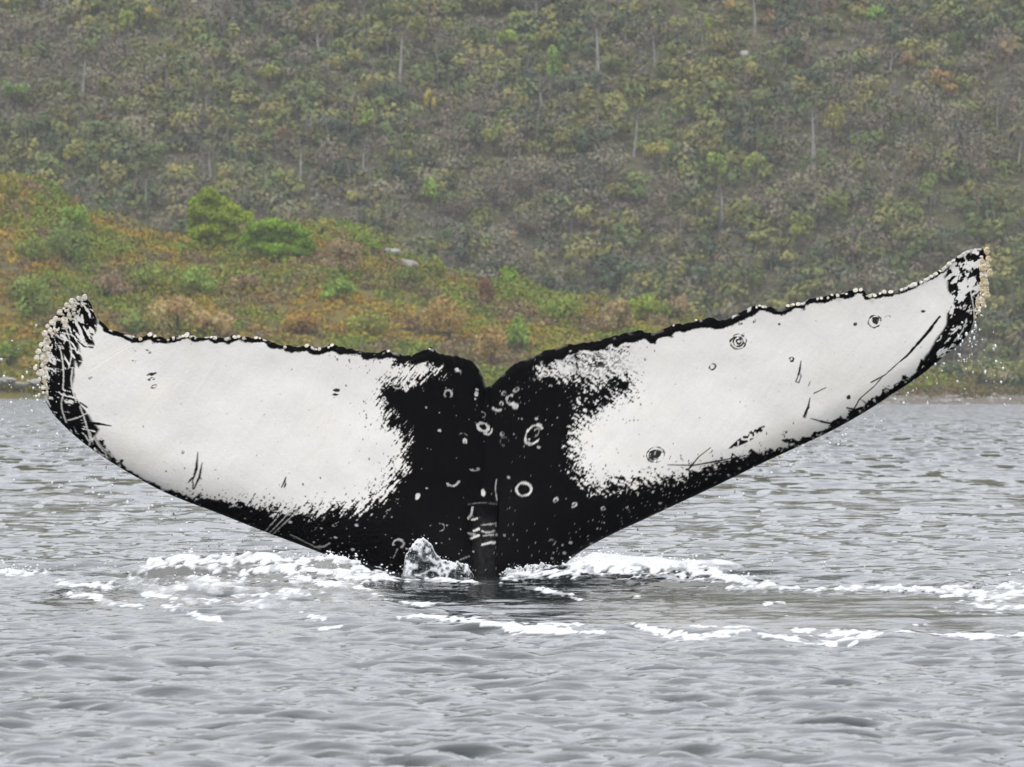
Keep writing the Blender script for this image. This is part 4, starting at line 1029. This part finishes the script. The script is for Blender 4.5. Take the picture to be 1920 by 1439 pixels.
def windswept(label, subs, base, seed, colour, stem_pts):
    """a wind-shorn bush: many flat clumps placed one by one: (px, py, half width, half height)"""
    X, Y, Z = ray(z_head, base[0], base[1], 770, 838)
    root = empty('windswept_bush', (X, Y, Z)); tag(root, label, 'bush', 'windswept bushes on the headland ridge')
    r = np.random.default_rng(seed); k = Y / F
    c = []; rd = []
    for (px, py, a, b) in subs:
        p = at(px, py, Y) - np.array([X, Y, Z])
        c.append(p + [0, r.uniform(-1, 1) * .8, 0]); rd.append((a * k * .88, max(a * k * .8, .5), b * k * .98))
    c = np.array(c); rd = np.array(rd)
    vol = rd[:, 0] * rd[:, 2]; cnt = np.maximum((vol / vol.sum() * 7500).astype(int), 90)
    Ps, ids = [], []
    for j in range(len(c)):
        P, _ = clumps(c[j:j+1], rd[j:j+1], cnt[j], r, .5); Ps.append(P); ids.append(np.full(len(P), j))
    P = np.concatenate(Ps); ids = np.concatenate(ids)
    V, Fc = leaf_tris(P, np.full(len(P), .12), r, .35, (P - c[ids]) / rd[ids] + [0, 0, .1], .6)
    cc = np.array(colour) * [2.05, 1.8, 1.0] * (.78 + .44 * r.random((len(c), 1)))
    col = cc[ids] * (.7 + .6 * r.random((len(P), 1))) * (1 + .10 * r.normal(size=(len(P), 3)))
    mesh_np('crown', V, Fc, M_LEAF, root, False, np.repeat(np.clip(col, .01, .6), 3, 0))
    L_ = []
    for q in stem_pts:
        pts = [at(x_, y_, Y) - np.array([X, Y, Z]) for x_, y_ in q]
        L_.append((pts, list(np.linspace(.11, .03, len(pts)))))
    tubes('trunk', L_, M_BARKD, root, 5)

windswept('taller windswept bush, left of two on the ridge, with a ragged pointed crown',
 [(372,378,24,14),(392,366,26,13),(412,380,30,12),(432,392,28,10),(452,402,26,9),(380,398,30,13),(410,404,36,13),(440,414,30,9),(372,420,26,13),(398,428,34,14),(424,430,30,12),(380,444,28,12),(404,450,32,11),(428,446,22,9),(364,398,16,14),(390,356,13,7),(468,410,12,6),(366,436,18,12)],
 (400,468), 31, (.135,.20,.035), [[(398,470),(396,440),(384,400)],[(400,470),(412,440),(432,412)]])
windswept('rounder windswept bush, right of two on the ridge, a dense dome',
 [(482,426,26,12),(510,420,30,12),(540,426,28,11),(565,436,24,10),(470,444,24,13),(500,442,34,14),(534,446,34,13),(566,452,26,12),(580,462,16,10),(488,462,26,11),(518,466,32,12),(548,470,28,11),(572,474,16,8),(510,482,26,8),(538,486,20,7),(462,452,14,9)],
 (514,496), 32, (.11,.21,.035), [[(512,500),(512,486),(498,456)],[(514,500),(520,484),(540,456)]])

SH = [ # px, foot py, half width px, height px, colour, name, label
 (140,436,46,42,(.12,.20,.045),'shrub','round bright green shrub on the skyline near the left edge'),
 (124,500,48,56,(.10,.15,.06),'shrub','large grey-green shrub below the round bright one at left'),
 (62,496,34,34,(.11,.15,.05),'shrub','grey-green shrub at the left, beside a larger one'),
 (52,604,52,58,(.10,.15,.05),'shrub','green shrub low at the left edge, left of the barnacled tip'),
 (14,690,30,32,(.12,.17,.05),'shrub','light green shrub at the far left just above the rocks'),
 (15,390,30,44,(.15,.15,.05),'shrub','olive shrub on the skyline in the left corner of the headland'),
 (292,548,36,34,(.13,.17,.045),'shrub','yellow-green shrub in the middle of the headland, above the left fluke'),
 (372,556,42,34,(.12,.18,.05),'shrub','bright green shrub right of a yellow-green one, above the left fluke'),
 (330,632,58,50,(.26,.20,.12),'grass_tussock','pale straw tussock bank touching the edge of the left fluke'),
 (398,634,46,36,(.28,.19,.12),'grass_tussock','pinkish straw tussock right of the larger straw bank'),
 (250,628,36,28,(.12,.16,.06),'shrub','green shrub behind the left fluke near its barnacled tip'),
 (632,566,38,26,(.11,.18,.045),'shrub','bright green shrub in the orange heath right of the windswept bushes'),
 (640,520,44,44,(.17,.14,.105),'shrub','grey twiggy shrub right of the rounder windswept bush'),
 (690,478,30,30,(.13,.19,.045),'shrub','green shrub on the ridge beside the pale rock outcrop'),
 (605,444,16,22,(.15,.16,.06),'shrub','small olive shrub on the skyline right of the rounder windswept bush'),
 (760,542,40,26,(.09,.12,.045),'shrub','dark green shrub below the pale rock outcrop'),
 (812,540,28,36,(.12,.15,.045),'shrub','olive shrub on the skyline right of the pale rock outcrop'),
 (914,580,19,40,(.13,.075,.055),'shrub','dark reddish brown shrub above the black left arm of the fluke'),
 (952,538,24,32,(.12,.19,.04),'shrub','bright green shrub on the skyline above the notch'),
 (992,552,24,24,(.10,.13,.045),'shrub','olive green shrub right of the bright one above the notch'),
 (840,640,56,52,(.20,.15,.08),'shrub','tawny shrub rising behind the left lobe near the notch'),
 (1052,610,44,40,(.12,.17,.045),'shrub','green shrub behind the right lobe near the notch'),
 (975,664,30,42,(.11,.18,.05),'shrub','fresh green shrub in the gap just right of the notch'),
 (920,690,36,56,(.19,.145,.08),'shrub','russet shrub seen in the notch of the fluke'),
 (1158,632,42,44,(.19,.16,.115),'shrub','pale grey-brown shrub above the inner right fluke'),
 (1205,606,34,34,(.13,.18,.04),'shrub','yellow-green shrub leaning over the inner right fluke'),
 (1272,604,24,34,(.19,.16,.125),'shrub','pale twiggy shrub at the right end of the headland'),
 (1248,600,20,20,(.12,.17,.045),'shrub','small green shrub beside a pale twiggy one at the right end of the headland'),
 (690,634,46,34,(.15,.17,.05),'shrub','olive shrub just above the middle of the left fluke'),
 (560,628,40,26,(.20,.13,.05),'shrub','orange-brown shrub just above the middle of the left fluke'),
 (460,552,34,28,(.16,.13,.10),'shrub','grey-brown shrub in the heath below the windswept bushes'),
 (200,560,50,30,(.15,.125,.105),'shrub','greyish low shrub above and right of the left tip')]
for i, (px, py, hw_, hh, colr, nm, lab) in enumerate(SH):
    X, Y, Z = ray(z_head, px, py, 768, 842)
    k = Y / F
    leafy(nm, lab, 'tussock' if nm == 'grass_tussock' else 'shrub', 'shrubs on the headland', X, Y, Z - .15, hw_ * k * .95, hh * k * 1.12, colr, 1500 + i, .12, 900 + int(hw_ * 14), .115, 9)

def rock(label, X, Y, Z, sx, sy, sz, seed, name='rock', group=None):
    r = np.random.default_rng(seed)
    nu, nv_ = 16, 10
    u, v = np.meshgrid(np.linspace(0, 2 * np.pi, nu + 1)[:-1], np.linspace(.02, np.pi - .02, nv_))
    d = np.stack([np.cos(u) * np.sin(v), np.sin(u) * np.sin(v), np.cos(v)], -1)
    q = 1 + .35 * (fbm(d[..., 0] * 1.7 + d[..., 2] * 1.3 + seed, d[..., 1] * 1.7 - d[..., 2], seed, 3) - .5) * 2
    for _ in range(9):                            # facets cut the lump flat
        n_ = r.normal(size=3); n_ /= np.linalg.norm(n_); t = (d * n_).sum(-1); q = np.where(t > .45, np.minimum(q, .72 / np.maximum(t, .01)), q)
    P = (d * q[..., None] * [sx, sy, sz]).reshape(-1, 3)
    I = np.arange(nv_ * nu).reshape(nv_, nu); I2 = np.roll(I, -1, 1)
    fs = np.stack([I[:-1], I[1:], I2[1:], I2[:-1]], -1).reshape(-1, 4)
    o = mesh_np(name, P, fs, M_ROCK, None, False); o.location = (X, Y, Z)
    tag(o, label, 'rock', group)
RK = [(6,742,44,12,'long flat grey rock at the waterline in the left corner'),(52,738,34,10,'low grey rock beside the barnacled left tip, at the waterline'),(30,722,48,9,'pale flat rock shelf above the left waterline'),(-20,730,30,14,'grey rock at the extreme left edge of the shore'),(70,716,22,7,'small pale boulder just behind the barnacled left tip'),(10,712,24,7,'small pale boulder under the light green shrub at far left')]
for i, (px, py, a, b, lab) in enumerate(RK):
    Y = 772 - (742 - py) * .1; p = at(px, py, Y); k = Y / F
    rock(lab, p[0], Y, max(p[2] - b * k * .2, 0), a * k, a * k * .8, b * k, 60 + i, 'shore_rock', 'rocks on the left shore')
for i, (px, py, a, b, lab) in enumerate([(730,474,22,9,'pale rock outcrop on the headland ridge, upper of two'),(762,496,24,9,'pale rock outcrop on the headland ridge, lower of two')]):
    X, Y, Z = ray(z_head, px, py + 6, 775, 842); k = Y / F
    rock(lab, X, Y - .6, Z + .25, a * k, a * k * .7, b * k * 1.2, 80 + i, 'rock_outcrop')
X, Y, Z = ray(z_hill, 1396, 124, 1100, 1320)
rock('small white rock high on the wooded hill, right of centre', X, Y - 2.5, Z + 1.0, .55, .5, .45, 90, 'white_rock')

def build_stones():
    r = np.random.default_rng(5); n = 420
    px = r.uniform(1560, 2100, n); Y = 552 + 90 * r.random(n) ** 1.6 + 40 * np.clip((1680 - px) / 60, 0, 3); X = (px - 960) * Y / F; Z = z_shore(X, Y)
    P = np.stack([X, Y, Z], 1); R = .04 + .13 * r.random(n) ** 3
    o = balls('shore_stones', P, R, M_ROCK, np.stack([1 + 1.6 * r.random(n), np.ones(n), .5 + .3 * r.random(n)], 1))
    tag(o, 'grey stones strewn along the right shoreline', 'stones', kind='stuff')
    n = 900; Y = 575 + 300 * r.random(n); px = r.uniform(1500, 2150, n); X = (px - 960) * Y / F; Z = z_shore(X, Y)
    cen = np.stack([X, Y, Z + .08], 1); rad = np.stack([r.uniform(.3, .7, n)] * 2 + [r.uniform(.08, .3, n)], 1)
    P, idx = clumps(cen, rad, 30, r, .3)
    pal = np.array([(.13,.14,.05), (.20,.13,.06), (.16,.13,.09), (.10,.13,.05), (.22,.17,.10)]); base = pal[r.integers(0, 5, n)]
    V, Fc = leaf_tris(P, np.full(len(P), .07), r, .7)
    o = mesh_np('shore_grass', V, Fc, M_LEAF, None, False, np.repeat(base[idx] * (.7 + .6 * r.random((len(P), 1))), 3, 0))
    tag(o, 'low brown and green grass behind the right shoreline', 'grass', kind='stuff')
build_stones()

# ------------------------------------------------------------------ the air
m = bpy.data.materials.new('haze'); m.use_nodes = True; m.node_tree.nodes.clear()
vo = node(m.node_tree, 'ShaderNodeVolumePrincipled'); vo.inputs['Color'].default_value = (.95, .95, .97, 1); vo.inputs['Density'].default_value = .00014; vo.inputs['Anisotropy'].default_value = 0
mo = node(m.node_tree, 'ShaderNodeOutputMaterial'); m.node_tree.links.new(vo.outputs[0], mo.inputs['Volume'])
x0, x1, y0, y1, z0, z1 = -960, 960, -330, 1950, -8, 215
Vh = np.array([(x, y, z) for x in (x0, x1) for y in (y0, y1) for z in (z0, z1)], float)
hz = mesh_np('haze', Vh, np.array([(0,1,3,2),(4,6,7,5),(0,4,5,1),(2,3,7,6),(0,2,6,4),(1,5,7,3)]), m)
tag(hz, 'thin grey sea haze', kind='stuff')
